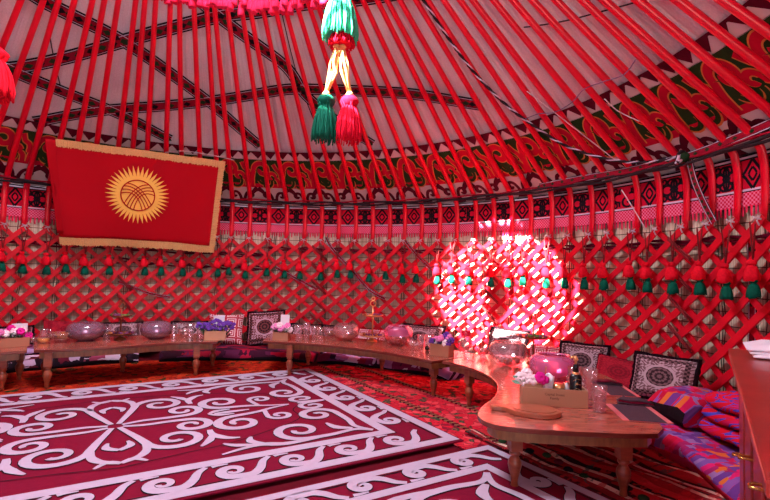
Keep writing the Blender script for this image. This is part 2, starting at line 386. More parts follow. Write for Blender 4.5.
def dup(root, loc=None, rz=None, label=None, group=None):
    r = root.copy(); C.objects.link(r)
    if loc is not None: r.location = loc
    if rz is not None: r.rotation_euler = (0, 0, rz)
    if label: r['label'] = label
    if group: r['group'] = group
    for ch in list(root.children):
        c = ch.copy(); C.objects.link(c); c.parent = r
        for g in ch.children:
            d = g.copy(); C.objects.link(d); d.parent = c
    return r
def pol(th, r, z=None):
    a = R(th); p = (CX + r*math.sin(a), CY + r*math.cos(a))
    return p if z is None else (p[0], p[1], z)
def inw(th): return Vector((-math.sin(R(th)), -math.cos(R(th)), 0))
def catmull(P, n=8, closed=False):
    out = []; m = len(P); rng = range(m if closed else m-1)
    for i in rng:
        if closed: p0, p1, p2, p3 = P[(i-1) % m], P[i], P[(i+1) % m], P[(i+2) % m]
        else: p0, p1, p2, p3 = P[max(i-1, 0)], P[i], P[i+1], P[min(i+2, m-1)]
        for k in range(n):
            t = k/n
            out.append(tuple(0.5*((2*b) + (c-a)*t + (2*a-5*b+4*c-d)*t*t + (3*b-a-3*c+d)*t**3) for a, b, c, d in zip(p0, p1, p2, p3)))
    if not closed: out.append(tuple(P[-1]))
    return out
def curl(p, hd, L, r0, r1, hand, n=22):
    """a scroll: starts at p with heading hd (radians) and winds up from radius r0 to r1"""
    pts = [p]; x, y = p; ds = L/n
    for i in range(n):
        rr = r0 + (r1-r0)*((i+0.5)/n); hd += hand*ds/rr; x += ds*math.cos(hd); y += ds*math.sin(hd); pts.append((x, y))
    return pts

def scroll(tail, c, r, a0, turns, hand, rend=0.2, n=30):
    """tail points, then a spiral about c that starts at angle a0 and winds inwards"""
    sp = []
    for k in range(n+1):
        t = k/n; a = a0+hand*2*PI*turns*t; rr = r*(1-(1-rend)*t); sp.append((c[0]+rr*math.cos(a), c[1]+rr*math.sin(a)))
    return catmull(list(tail)+[sp[0]], 6)[:-1] + sp

# node angles of the lattice tops, degrees around the yurt
TH = {-25: -48.31, -24: -45.52, -23: -42.33, -22: -39.4, -21: -36.2, -20: -32.6, -19: -30.0, -18: -27.3, -17: -23.8, -16: -20.6, -15: -17.2, -14: -13.92, -13: -11.25, -12: -7.72, -11: -3.93, -10: -0.28, -9: 3.42, -8: 6.95, -7: 10.51, -6: 14.08, -5: 17.66, -4: 21.23, -3: 24.37, -2: 27.91, -1: 31.62, 0: 35.08, 1: 38.87, 2: 42.4, 3: 45.85, 4: 49.39, 5: 53.19, 6: 56.51, 7: 60.04, 8: 63.11, 9: 67.11, 10: 70.32, 11: 74.03, 12: 77.31, 13: 80.38, 14: 83.42}
for i in range(15, 60): TH[i] = TH[i-1] + 3.43
for i in range(-26, -60, -1): TH[i] = TH[i+1] - 3.43
def node(x):
    i = math.floor(x); f = x - i; return TH[i]*(1-f) + TH[i+1]*f
DOOR = 153.3
# ================================================================== THE SETTING
def disc(r, z, seg=96, a0=0, a1=360): return [pol(a0+(a1-a0)*k/seg, r) for k in range(seg)]
b = MB(); b.prism([(x, y) for x, y in disc(4.36, 0)][::-1], -0.1, 0.0); b.build('floor', 'floor_red', kind='structure')
b = MB(); b.box((CX, CY, -0.2), (60, 60, 0.2)); b.build('ground', 'dirt', kind='structure')
b = MB()    # felt wall with the doorway behind the camera
b.grid(lambda u, v: pol(DOOR+8.5+343*u, 4.33, 2.25*v), 120, 4, uvf=lambda u, v: (343*u*0.0755, v*2.25))
b.grid(lambda u, v: pol(DOOR-8.5+17*u, 4.33, 1.8+0.45*v), 8, 1, uvf=lambda u, v: (u, v))
solid(b.build('wall_round', 'roof_felt', kind='structure'), 0.02, 0.0)
def cone(th, r, off=0.0):            # a point on the roof slope; off = outwards from the pole axes
    return pol(th, r+off*0.61, 2.204 - 0.778*(r-4.17) + off*0.79)
b = MB(); b.grid(lambda u, v: cone(360*u, 4.40-3.40*v, 0.105 + 0.012*math.sin(360*u*0.33)*math.sin(PI*v)), 180, 24, uvf=lambda u, v: (u*26, v*4.2))
solid(b.build('ceiling', 'roof_felt', kind='structure'), 0.02, 1.0)
# the roof ring, above the picture: it shapes the patch of sun
cr = thing('roof_ring', 'red wooden crown ring at the top of the roof with crossed bars', 'roof ring', (CX, CY, 4.72))
b = MB(); b.tube([(0.95*math.sin(2*PI*k/48), 0.95*math.cos(2*PI*k/48), 0) for k in range(49)], 0.05, 10, cap=False); b.build('rim', 'crown_wood', cr)
for ax in (0, 1):
    for k in (-1, 0, 1):
        d = k*0.2; L = math.sqrt(0.95**2-d*d); b = MB(); pts = []
        for q in range(13):
            s_ = -L + 2*L*q/12; h = 0.22*(1-(s_/L)**2); pts.append((s_, d, h+0.01*ax) if ax == 0 else (d, s_, h+0.01*ax))
        b.tube(pts, 0.022, 6); b.build('crossbar', 'crown_wood', cr)
cr.rotation_euler = (0, 0, R(20))

# reed screen behind the lattice
b = MB(); b.grid(lambda u, v: pol(-100+225*u, 4.265, 0.0+1.78*v), 150, 3, uvf=lambda u, v: (225*u*0.0744, v*1.78))
solid(b.build('reed_screen', 'reed_mat', label='pale reed screen with dark binding threads behind the red lattice', category='reed screen'), 0.012)

# ---------------------------------------------------------------- lattice wall sections
HD = 0.22; ZT = 1.60; ZB = 0.06
NROW = (ZT-ZB)/HD
bounds = [(-43, -30), (-30, -19), (-19, -8), (-8, 2), (2, 11), (11, 22)]
seclab = ['red lattice wall section furthest left, beyond the leftmost table', 'red lattice wall section at the left, ending below the middle of the flag',
          'red lattice wall section between the flag middle and the far table cards', 'red lattice wall section behind the gold stand, reaching into the sun patch',
          'red lattice wall section from inside the sun patch to the right-hand lashings', 'red lattice wall section behind the cabinet and plush blankets']
def bar_pts(x0, z0, x1, z1, r):
    n = max(2, int(abs(x1-x0)*1.5)+1); P = []; Nn = []
    for k in range(n+1):
        t = k/n; th = node(x0+(x1-x0)*t); z = z0+(z1-z0)*t; P.append(Vector(pol(th, r+0.012*math.sin(PI*z/1.7), z))); Nn.append(inw(th))
    return P, Nn
for si, (n0, n1) in enumerate(bounds):
    sec = thing('lattice_section', seclab[si], 'lattice wall', pol(node((n0+n1)/2), 4.19, 0), group='red lattice wall sections')
    inv = Vector(sec.location)
    lo, hi = n0-0.35, n1+0.35
    for sgn, r in ((1, 4.165), (-1, 4.195)):     # +1 rises to the right, nearer the room
        for i in range(n0-9, n1+10):
            # bar through top node i, going down; for sgn=+1 it goes down to the left
            x0, z0, x1, z1 = float(i), ZT+0.035, i - sgn*NROW, ZB
            x0 += sgn*0.16*1.0
            def at(x): return z0 + (z1-z0)*(x-x0)/(x1-x0)
            a, bb = min(x0, x1), max(x0, x1)
            ca, cb = max(a, lo), min(bb, hi)
            if cb-ca < 0.7: continue
            P, Nn = bar_pts(ca, at(ca), cb, at(cb), r)
            b = MB(); b.sweep([p-inv for p in P], Nn, 0.056 if sgn > 0 else 0.050, 0.016); b.build('slat', 'lattice_red', sec)
    # rope lashings over the joint on the right-hand side
    for q in range(5):
        z = 1.42-0.25*q; b = MB()
        for dz in (0, 0.022):
            b.tube([Vector(pol(node(n1+0.9*t-0.45), 4.145-0.012*math.sin(PI*t), z+0.10-0.2*t+dz))-inv for t in (0, 0.25, 0.5, 0.75, 1)], 0.009, 6)
        b.build('lashing', 'cord_brown', sec)
# dark wool band threaded along the lattice
for (t0, t1, z0, z1, lab) in ((-62, -4, 1.47, 1.40, 'dark red wool strap tied along the lattice below the flag'), (-32, -4, 1.26, 1.20, 'lower dark wool strap tied across the lattice below the flag'),
                              (-4, 34, 1.50, 1.50, 'dark red wool strap tied along the lattice left of the sun patch'), (52, 98, 1.52, 1.50, 'dark red wool strap tied along the lattice at the right')):
    b = MB()
    for kk in range(3):
        b.tube([pol(t0+(t1-t0)*q/40, 4.215+0.006*math.sin(q*1.3+kk), z0+(z1-z0)*q/40-0.022*kk+0.012*math.sin(q*0.9+kk*2)) for q in range(41)], 0.012, 6)
    b.build('wool_strap', 'felt_darkmaroon', label=lab, category='strap')

# ---------------------------------------------------------------- woven band and fringe under the eaves
TB0, TB1 = -85, 118
bt = thing('woven_band', 'red and black woven band with pink fringed hem running round under the eaves', 'woven band', pol(20, 4.235, 1.9))
inv = Vector(bt.location)
def bandmap(u, v, off): return Vector(pol(u, 4.238-off, v)) - inv
def arcband(z0, z1, off, mats, uvs=1.0):
    b = MB(); b.grid(lambda u, v: bandmap(TB0+(TB1-TB0)*u, z0+(z1-z0)*v, off), 150, 1, uvf=lambda u, v: ((TB1-TB0)*u*0.0740*uvs, (z0+(z1-z0)*v)*uvs)); return b
b = arcband(1.84, 2.13, 0, 'x'); k = 0
for z in (1.850, 2.098):
    b.grid(lambda u, v: bandmap(TB0+(TB1-TB0)*u, z+0.016*v, 0.002), 150, 1, mi=1)
for i in range(-36, 24):
    a0, a1 = TH[i], TH[i+1]; c = (a0+a1)/2; w_ = (a1-a0)
    # a red cell with black scroll figure
    def cm(x, y, off): return bandmap(c + x*w_*0.5, 1.975+0.115*y, off)
    b.grid(lambda u, v: cm(-0.98+1.96*u, -0.95+1.9*v, 0.002), 1, 1, mi=2)
    if i % 2:
        for sx in (-1, 1):
            for sy in (-1, 1):
                b.ribbon(cm, [(sx*x, sy*y) for x, y in ((0.02, 0.95), (0.3, 0.55), (0.55, 0.2), (0.75, 0.0))], 0.2, 0.004, 3)
                b.ribbon(cm, [(sx*x, sy*y) for x, y in curl((0.95, 0.95), -2.2, 1.7, 0.45, 0.12, 1, 10)], 0.17, 0.004, 3)
                b.ribbon(cm, [(sx*x, sy*y) for x, y in ((0.0, 0.45), (0.2, 0.2), (0.3, 0.0))], 0.16, 0.004, 3)
    else:
        for sx in (-1, 1):
            for sy in (-1, 1):
                b.ribbon(cm, [(sx*x, sy*y) for x, y in curl((0.0, 0.0), 0.5, 2.0, 0.6, 0.14, 1, 10)], 0.18, 0.004, 3)
                b.ribbon(cm, [(sx*x, sy*y) for x, y in curl((0.95, 0.05), 1.9, 1.2, 0.7, 0.15, 1, 8)], 0.18, 0.004, 3)
        b.ribbon(cm, [(0, -0.9), (0, 0.9)], 0.16, 0.004, 3)
b.build('embroidered_strip', ['felt_black', 'band_white', 'felt_red', 'felt_black'], bt)
b = arcband(1.735, 1.842, 0.001, 'x'); b.build('pink_strip', 'pink_weave', bt)
b = MB(); th = TB0
while th < TB1:
    l = random.uniform(0.05, 0.085); ww = 0.32
    b.grid(lambda u, v: bandmap(th+ww*(u-0.5)*(1-0.3*v), 1.738-l*v, 0.003+0.006*math.sin(3*u)), 2, 2); th += random.uniform(0.42, 0.62)
b.build('fringe', 'fringe_pink', bt, kind='stuff')

# ---------------------------------------------------------------- appliqué border on the roof felt
ab = thing('felt_border', 'green and red felt border with gold edged scrolls along the foot of the roof', 'felt border', pol(20, 3.9, 2.45))
inv = Vector(ab.location)
K = 0.0665    # metres per degree at r = 3.8
def bm(x, y, off): return Vector(cone(x/K, 4.06-y, 0.050-off)) - inv
S0, S1 = -85*K, 118*K
b = MB()
b.grid(lambda u, v: bm(S0+(S1-S0)*u, 0.0+0.46*v, 0), 160, 3, mi=0)
b.grid(lambda u, v: bm(S0+(S1-S0)*u, -0.02+0.13*v, 0.0015), 160, 1, mi=1)
x = S0; P_ = 0.86; k = 0
GOLD, RED = [], []
while x < S1:
    sy = 1
    lst = []
    lst.append((scroll([(x+0.02, 0.08), (x+0.03, 0.20), (x+0.06, 0.30)], (x+0.18, 0.315), 0.115, PI, 1.05, -1, 0.25), 0.060))
    lst.append((scroll([(x+0.40, 0.08), (x+0.39, 0.16), (x+0.36, 0.20)], (x+0.30, 0.22), 0.06, 0, 0.8, 1, 0.4), 0.045))
    lst.append((scroll([(x+0.44, 0.08), (x+0.45, 0.20), (x+0.48, 0.30)], (x+0.60, 0.315), 0.115, PI, 1.05, -1, 0.25), 0.060))
    lst.append((scroll([(x+0.82, 0.08), (x+0.81, 0.16), (x+0.78, 0.20)], (x+0.72, 0.22), 0.06, 0, 0.8, 1, 0.4), 0.045))
    lst.append((catmull([(x+0.35, 0.40), (x+0.385, 0.33), (x+0.42, 0.28), (x+0.44, 0.2)], 5), 0.045))
    lst.append((catmull([(x+0.77, 0.42), (x+0.80, 0.34), (x+0.85, 0.30), (x+0.87, 0.2)], 5), 0.045))
    for pts, wd in lst:
        n = len(pts); ws = [wd*(1.0 if q < n-3 else 1.25) for q in range(n)]
        b.ribbon(bm, pts, [q+0.022 for q in ws], 0.003, 2); b.ribbon(bm, pts, ws, 0.0045, 1)
    # green tongues let into the red strip
    for xx in (x+0.12, x+0.30, x+0.60, x+0.75):
        b.ribbon(bm, curl((xx, 0.16), -1.3, 0.2, 0.12, 0.04, 1 if xx < x+0.3 else -1, 8), 0.05, 0.003, 2)
        b.ribbon(bm, curl((xx, 0.17), -1.3, 0.2, 0.12, 0.04, 1 if xx < x+0.3 else -1, 8), 0.035, 0.0055, 0)
    x += P_
b.build('scroll_strip', ['felt_green', 'felt_red', 'thread_gold'], ab)
b = MB()        # white and maroon strip under the scrolls
b.grid(lambda u, v: bm(S0+(S1-S0)*u, -0.22+0.27*v, 0.0022), 160, 1, mi=0)
x = S0
while x < S1:
    for sx in (-1, 1):
        b.ribbon(bm, [(x+sx*p[0], p[1]) for p in scroll([(0.02, -0.18), (0.03, -0.10)], (0.10, -0.07), 0.055, PI*0.9, 0.9, -1, 0.3, 16)], 0.040, 0.004, 1)
        b.ribbon(bm, [(x+0.21+sx*p[0], p[1]) for p in ((0.0, 0.04), (0.05, 0.0), (0.09, -0.05), (0.10, -0.10))], [0.08, 0.06, 0.045, 0.02], 0.004, 1)
    b.ribbon(bm, [(x, -0.22), (x, -0.12)], [0.18, 0.06], 0.004, 1)
    x += 0.42
b.build('white_strip', ['felt_cream', 'felt_darkmaroon'], ab)
b = MB()        # toothed upper edge
b.grid(lambda u, v: bm(S0+(S1-S0)*u, 0.455+0.10*v, 0.0), 160, 1, mi=0); x = S0
while x < S1:
    for q in range(2):
        pass
    i0 = b.vert(bm(x, 0.56, 0.002)); i1 = b.vert(bm(x+0.09, 0.47, 0.002)); i2 = b.vert(bm(x+0.18, 0.56, 0.002)); b.face((i0, i1, i2), 1); x += 0.18
b.grid(lambda u, v: bm(S0+(S1-S0)*u, 0.553+0.02*v, 0.003), 160, 1, mi=1)
b.build('toothed_strip', ['felt_cream', 'felt_darkmaroon'], ab)
# ---------------------------------------------------------------- patterned straps crossing on the roof felt
def strap(poly, lab, wd=0.15):
    b = MB(); P3 = catmull(poly, 10) if len(poly) > 2 else [tuple(poly[0][q]*(1-t)+poly[1][q]*t for q in (0, 1)) for t in [k/20 for k in range(21)]]
    x, y = [], []
    pts = [(th*R(1)*0+th, r) for th, r in P3]
    # local frame with true widths: offsets along the slope and around
    W3 = [Vector(cone(th, r, 0.060)) for th, r in pts]
    def strip(o0, o1, off, mi):
        prev = None
        for i, (th, r) in enumerate(pts):
            t = (W3[min(i+1, len(W3)-1)] - W3[max(i-1, 0)]).normalized(); n = (inw(th)*0.61 + Vector((0, 0, -0.79))).normalized(); sd = t.cross(n).normalized()
            a = b.vert(W3[i]+sd*o0+n*off, (i*0.1, 0)); c = b.vert(W3[i]+sd*o1+n*off, (i*0.1, 1))
            if prev: b.face((prev[0], prev[1], c, a), mi)
            prev = (a, c)
    h = wd/2
    strip(-h, h, 0.0, 0); strip(-h*0.55, h*0.55, 0.003, 1)
    for s_ in (-1, 1): strip(s_*h*0.70, s_*h*0.78, 0.003, 2)
    L = 0; 
    for i in range(len(W3)-1):
        seg = W3[i+1]-W3[i]; n_ = max(1, int(seg.length/0.11)); th = pts[i][0]
        n = (inw(th)*0.61 + Vector((0, 0, -0.79))).normalized(); t = seg.normalized(); sd = t.cross(n).normalized()
        for q in range(n_):
            c = W3[i]+seg*((q+0.5)/n_)+n*0.005
            ids = [b.vert(c+t*0.042), b.vert(c+sd*h*0.42), b.vert(c-t*0.042), b.vert(c-sd*h*0.42)]; b.face(ids, 3 if (q+i) % 2 else 0)
    solid(b.build('patterned_strap', ['felt_black', 'strap_red', 'band_white', 'strap_green'], label=lab, category='strap', group='patterned straps on the roof felt'), 0.004, -1)
strap([(-58, 3.12), (-52.03, 3.006), (-32.9, 2.447), (-14, 2.12), (1.93, 2.017), (18, 1.98), (40, 2.08), (55, 2.2)], 'patterned strap on the roof felt rising from the left edge to the top fringe')
strap([(-56, 2.3), (-51.07, 2.352), (-32.77, 2.492), (-15.81, 2.899), (-4.25, 3.42)], 'patterned strap falling rightwards from the top left across the roof felt')
strap([(-58, 2.98), (-51.88, 3.034), (-33.91, 3.212), (-23.14, 3.44)], 'lowest patterned strap on the roof felt at the left, ending above the flag')
strap([(-46.53, 3.5), (-33.24, 3.169), (-2.27, 2.794), (12.81, 2.757), (33.82, 2.916), (48.96, 3.211)], 'patterned strap crossing the roof felt level behind the hanging green tassel')
strap([(-24, 1.85), (-15.53, 1.98), (4.1, 2.456), (9.6, 2.846), (21.47, 3.42)], 'patterned strap falling from the top fringe to behind the crimson tassel')
for poly, lab in (([(66.98, 2.804), (74.1, 2.932), (80.62, 3.042), (88.72, 3.198)], 'dark stitched seam across the roof felt at top right'),
                  ([(-48.4, 2.574), (-46.11, 2.824), (-42.83, 3.192)], 'dark stitched seam down the roof felt at top left'),
                  ([(8, 2.0), (8, 2.6), (10, 3.3)], 'dark stitched seam down the roof felt behind the middle tassels')):
    b = MB(); b.tube([cone(a, c, 0.070) for a, c in catmull(poly, 6)], 0.006, 5); b.build('stitched_seam', 'cord_dark', label=lab, category='seam')

# ---------------------------------------------------------------- roof poles, one thing each
for i in range(-44, 26):
    th = TH[i]; jit = random.uniform(-0.4, 0.4)
    b = MB(); pts = []; rad = []
    o = Vector(pol(th, 4.2, 1.60))
    prof = [(4.205, 1.625, .026, .012), (4.215, 1.75, .03, .014), (4.222, 1.90, .032, .016), (4.215, 2.03, .033, .018), (4.19, 2.13, .033, .021), (4.12, 2.23, .033, .024), (4.0, 2.335, .032, .028), (3.4, 2.80, .030, .030), (2.4, 3.58, .027, .027), (1.5, 4.28, .024, .024), (0.98, 4.69, .018, .018)]
    for q, (r, z, a_, b_) in enumerate(prof):
        f = (4.2-r)/3.2; t2 = th + jit*min(1, f*3)*0.6 + 0.6*f*math.sin(i*2.1)
        pts.append(Vector(pol(t2, r, z)) - o); rad.append((a_, b_))
    tang = Vector((math.cos(R(th)), -math.sin(R(th)), 0))
    b.tube(pts, rad, 10, ref=tang); b.build('roof_pole', 'pole_red', loc=o, label='red painted roof pole bent down behind the eaves strap to the lattice top', category='roof pole', group='red roof poles')
# white ties where poles meet the lattice
for i in range(-30, 20):
    o = Vector(pol(TH[i], 4.15, 1.625)); b = MB(); t = Vector((math.cos(R(TH[i])), -math.sin(R(TH[i])), 0))
    b.tube([t*-0.035+Vector((0, 0, -0.015)), inw(TH[i])*0.012, t*0.03+Vector((0, 0, 0.02)), t*0.0+Vector((0, 0, -0.02)), t*0.02+Vector((0, 0, -0.055))], 0.006, 5)
    b.tube([t*-0.03+Vector((0, 0, 0.018)), inw(TH[i])*0.014+Vector((0, 0, 0.002)), t*0.035+Vector((0, 0, -0.012))], 0.007, 5)
    b.build('white_tie', 'white_thread', loc=o, label='small white thread tie where a roof pole meets the lattice top', category='tie', group='white ties on the lattice top')

# eaves strap over the bends
b = MB(); n = 150
for k, (z, rr, mi) in enumerate(((2.165, .015, 0), (2.185, .011, 1), (2.142, .013, 0))):
    b.tube([pol(-85+203*q/n, 4.08+0.008*math.sin(q*0.8+k*2), z+0.010*math.sin(q*0.75+k*2.1)) for q in range(n+1)], rr, 6, mi=mi, cap=True)
b.build('eaves_strap', ['cord_dark', 'strap_red'], label='dark braided strap running round over the bends of the red roof poles', category='strap')
# wider woven ribbon on the right, over the strap
def roped(pts, r, lab, mats=('cord_dark', 'band_white'), name='braided_rope', amp=None):
    b = MB(); P3 = [Vector(p) for p in catmull(pts, 14)]; amp = amp or r*0.7
    for k in range(3):
        out = []
        for i, p in enumerate(P3):
            t = (P3[min(i+1, len(P3)-1)] - P3[max(i-1, 0)]).normalized(); a = t.cross(Vector((0, 0, 1))); a.normalize(); c = a.cross(t); ph = i*0.9+k*2*PI/3
            out.append(p + a*math.cos(ph)*amp + c*math.sin(ph)*amp)
        b.tube(out, r*0.62, 5, mi=1 if k == 2 else 0)
    return b.build(name, list(mats), label=lab, category='rope')
roped([cone(a, r, -0.045) for a, r in ((52.4, 2.0), (52.69, 2.29), (52.86, 2.619), (53.76, 2.932), (55.72, 3.261), (58.33, 3.534), (61.08, 3.774), (65.56, 3.979), (70.19, 4.09), (75.4, 4.12))] , 0.012, 'black and white braided rope sagging down the roof poles to the knot at right')
def flatribbon(pts, nrm, wd, lab, name='woven_ribbon'):
    b = MB(); P3 = [Vector(p) for p in catmull(pts, 8)]
    def strip(o0, o1, off, mi):
        prev = None
        for i, p in enumerate(P3):
            t = (P3[min(i+1, len(P3)-1)] - P3[max(i-1, 0)]).normalized(); n = nrm(p); sd = t.cross(n).normalized()
            a = b.vert(p+sd*o0+n*off); c = b.vert(p+sd*o1+n*off)
            if prev: b.face((prev[0], prev[1], c, a), mi)
            prev = (a, c)
    h = wd/2; strip(-h, h, 0, 0); strip(-h*.55, h*.55, .003, 1); strip(-h*.82, -h*.68, .003, 2); strip(h*.68, h*.82, .003, 2)
    for i in range(0, len(P3)-1, 2):
        n = nrm(P3[i]); t = (P3[i+1]-P3[i]).normalized(); sd = t.cross(n); c = P3[i]+n*0.005
        b.face([b.vert(c+t*h*.6), b.vert(c+sd*h*.4), b.vert(c-t*h*.6), b.vert(c-sd*h*.4)], 3)
    solid(b.build(name, ['felt_black', 'strap_red', 'band_white', 'strap_green'], label=lab, category='ribbon'), 0.004, -1)
def nin(p): return Vector((CX-p[0], CY-p[1], 0)).normalized()
flatribbon([pol(a, 4.085, z) for a, z in ((52, 2.20), (58, 2.215), (66, 2.20), (72, 2.20), (77, 2.20), (84, 2.24), (95, 2.28))], nin, 0.075, 'red and green woven ribbon lying over the eaves strap at the right')
flatribbon([pol(a, 4.09, z) for a, z in ((76, 2.18), (76.6, 2.0), (77.8, 1.80), (79.2, 1.62))], nin, 0.06, 'short woven ribbon hanging down from the knot at the right')
flatribbon([pol(a, 4.14, z) for a, z in ((8.2, 1.66), (9.6, 1.5), (13.5, 1.22), (17.5, 0.92), (21.0, 0.80))], nin, 0.045, 'black and white ribbon slanting over the lattice above the gold stand')
flatribbon([pol(a, 4.14, z) for a, z in ((-2.0, 1.20), (2, 1.06), (6.5, 0.90))], nin, 0.045, 'short dark ribbon slanting over the lattice above the brocade cushion')
flatribbon([pol(a, 4.14, z) for a, z in ((25.0, 1.62), (27.5, 1.42), (31, 1.2), (33, 1.12))], nin, 0.045, 'dark ribbon slanting over the lattice at the left rim of the sun patch')
flatribbon([pol(a, 4.15, z) for a, z in ((-31, 0.95), (-26, 0.80), (-22, 0.74))], nin, 0.04, 'dark red ribbon slanting over the lattice below the flag')
flatribbon([pol(a, 4.24, z) for a, z in ((81.5, 1.5), (81.6, 1.0), (81.4, 0.5))], nin, 0.07, 'dark woven ribbon hanging behind the lattice beside the cabinet')
b = MB(); kn = Vector(pol(75.6, 4.06, 2.19)); b.blob((0, 0, 0), 0.055, 0, 10, 0.8)
for q in range(4): b.tube([(0.06*math.cos(q+t), 0.03*math.sin(2*t+q), 0.05*math.sin(q*1.5+t)) for t in (0, .7, 1.4, 2.1, 2.8)], 0.014, 6, mi=1+q % 2)
b.build('strap_knot', ['strap_green', 'cord_dark', 'band_white'], loc=kn, label='bulky knot of straps over the roof poles at upper right', category='knot')
# thin pale strings
for P3, lab in (([cone(72, 3.5, -0.04), cone(72.5, 3.62, -0.05), cone(74, 3.75, -0.05)], 'short yellow string dangling between the roof poles at upper right'),
                ([pol(66.5, 4.06, 2.02), pol(68, 4.06, 1.86), pol(70, 4.08, 1.62)], 'white string hanging over the woven band at the right'),
                ([cone(61, 3.2, -0.04), cone(64, 3.6, -0.04), cone(66.5, 4.02, -0.04)], 'white string stretched beside a roof pole at the right'),
                ([cone(-24, 3.55, -0.04), cone(-20, 3.50, -0.045), cone(-14, 3.53, -0.04), cone(-10, 3.57, -0.04)], 'purple twine tied between roof poles just above the flag')):
    b = MB(); b.tube([tuple(p) for p in catmull([tuple(q) for q in P3], 6)], 0.005, 5); b.build('string', 'white_thread', label=lab, category='string')
b = MB(); P3 = []
for i in range(6, 14): P3.append(cone(TH[i], 3.50-0.01*i+0.03*math.sin(i*1.7), -0.04)); 
b.tube(catmull([tuple(p) for p in P3], 5), 0.0045, 5); b.build('string', 'purple_twine', label='knotted pale twine looped from pole to pole above the border at the right', category='string')

# ---------------------------------------------------------------- tassels
def tassel(b_, top, r, h, mi=0, seg=20, seed=0):
    """woollen tassel: ball head, bound neck and a skirt of strands"""
    rnd = random.Random(seed)
    head = [(0.003, 0), (0.45*r, -0.03*h), (0.62*r, -0.12*h), (0.6*r, -0.2*h), (0.42*r, -0.27*h)]
    b_.lathe([(a, z) for a, z in head], seg, top, mi, 0.06, 9)
    rings = []
    prof = [(0.42, -0.27), (0.66, -0.36), (0.84, -0.52), (0.95, -0.72), (0.98, -0.95)]
    ph = [rnd.uniform(-0.1, 0.14) for _ in range(seg)]; dl = [rnd.uniform(-0.05, 0.09) for _ in range(seg)]
    for q, (a, z) in enumerate(prof):
        ring = []
        for j in range(seg):
            an = 2*PI*j/seg; f = q/(len(prof)-1); rr = r*a*(1+ph[j]*f+(0.07 if j % 2 else -0.07)*f); ring.append((top[0]+rr*math.cos(an), top[1]+rr*math.sin(an), top[2]+h*(z-(dl[j] if q == 4 else 0))))
        rings.append(ring)
    b_.rings(rings, mi, True, True)
sun_nodes = {1, 2, 3, 4}
protos = []
for s in range(3):
    root = thing('tassel_string', 'x', 'tassel string', (0, 0, 0))
    b = MB(); b.tube([(-0.03, 0, 0), (-0.015, 0, -0.12), (0.0, 0, -0.26), (0.006, 0, -0.30), (0.004, 0.0, -0.42)], 0.006, 5); b.tube([(0.035, 0, -0.02), (0.02, 0, -0.12), (0.004, 0, -0.26)], 0.006, 5); b.build('cord', 'cord_brown', root)
    b = MB(); tassel(b, (-0.012, 0, -0.27), 0.05, 0.155, seed=s); b.build('red_tassel', 'tassel_red', root)
    b = MB(); tassel(b, (0.006, 0, -0.40), 0.042, 0.145, seed=s+9); b.build('green_tassel', 'tassel_green', root)
    protos.append(root)
first = [True]*3
for i in range(-34, 19):
    if i in (-19,) : continue
    s = (i*7) % 3
    lab = 'small red and green tassel string hanging on the lattice left of the sun patch'; g = 'tassel strings left of the sun patch'
    if i > 4: lab = 'small red and green tassel string hanging on the lattice right of the sun patch'; g = 'tassel strings right of the sun patch'
    elif i >= 0: lab = 'small tassel string lit white and mint by the sun patch'; g = 'tassel strings in the sun patch'
    elif i < -13: lab = 'small red and green tassel string hanging on the lattice below or left of the flag'; g = 'tassel strings near the flag'
    loc = pol(TH[i]+random.uniform(-0.5, 0.6), 4.09, 1.60+random.uniform(-0.03, 0.02)); rz = -R(TH[i])+random.uniform(-0.3, 0.3)
    if first[s]:
        o = protos[s]; o.location = loc; o.rotation_euler = (0, 0, rz); o['label'] = lab; o['group'] = g; first[s] = False
    else: dup(protos[s], loc, rz, lab, g)

# top fringe of pink tassels, near the roof ring
tf = thing('fringed_strap', 'pink tasselled strap tied round the roof poles at the top of the picture', 'strap', pol(0, 1.95, 3.95))
inv = Vector(tf.location)
b = MB(); b.grid(lambda u, v: Vector(cone(-45+90*u, 1.66-0.07*v, -0.045))-inv, 60, 1); solid(b.build('strap_band', 'felt_red', tf), 0.006)
cnt = 0
for k in range(58):
    th = -44+88*k/57+random.uniform(-0.5, 0.5)
    p = Vector(cone(th, 1.80+0.06*random.random(), -0.06))-inv
    b = MB(); b.tube([p, p+Vector((0, 0, -0.06))], 0.004, 4); tassel(b, p+Vector((0, 0, -0.04)), 0.035, random.uniform(0.13, 0.19), seg=12, seed=k); b.build('small_tassel', 'fringe_pink', tf)

# hanging tassel cluster in the middle
hx, hy = -0.44, 4.02
hp = thing('hanging_tassels', 'large hanging tassel cluster, mint on top, dark green and crimson below on gold cord', 'tassels', (hx, hy, 2.3))
def strand_tassel(b, top, r, h, n, seed):
    rnd = random.Random(seed); b.lathe([(0.004, 0.0), (0.40*r, -0.02*h), (0.62*r, -0.09*h), (0.66*r, -0.15*h), (0.52*r, -0.22*h), (0.40*r, -0.26*h)], 24, top, 0, 0.05, 12)
    b.lathe([(0.40*r, -0.24*h), (0.62*r, -0.40*h), (0.72*r, -0.65*h), (0.70*r, -0.92*h)], 24, top, 0, 0.07, 8)
    for k in range(n):
        a = 2*PI*k/n+rnd.uniform(-0.05, 0.05); q = rnd.uniform(0.80, 1.0); l = rnd.uniform(0.92, 1.04); pts = []
        for t, rr in ((0.18, 0.60), (0.25, 0.44), (0.36, 0.62), (0.52, 0.80), (0.72, 0.92), (0.88, 0.97), (1.0, 0.95)):
            aa = a+rnd.uniform(-0.07, 0.07)*t; pts.append((top[0]+r*rr*q*math.cos(aa), top[1]+r*rr*q*math.sin(aa), top[2]-h*t*l))
        b.tube(pts, r*0.055, 5)
b = MB(); b.tube([(0, 0, 1.30), (0, 0, 1.6), (0.0, 0.02, 1.80)], 0.012, 8); b.build('hanging_cord', 'cord_brown', hp)
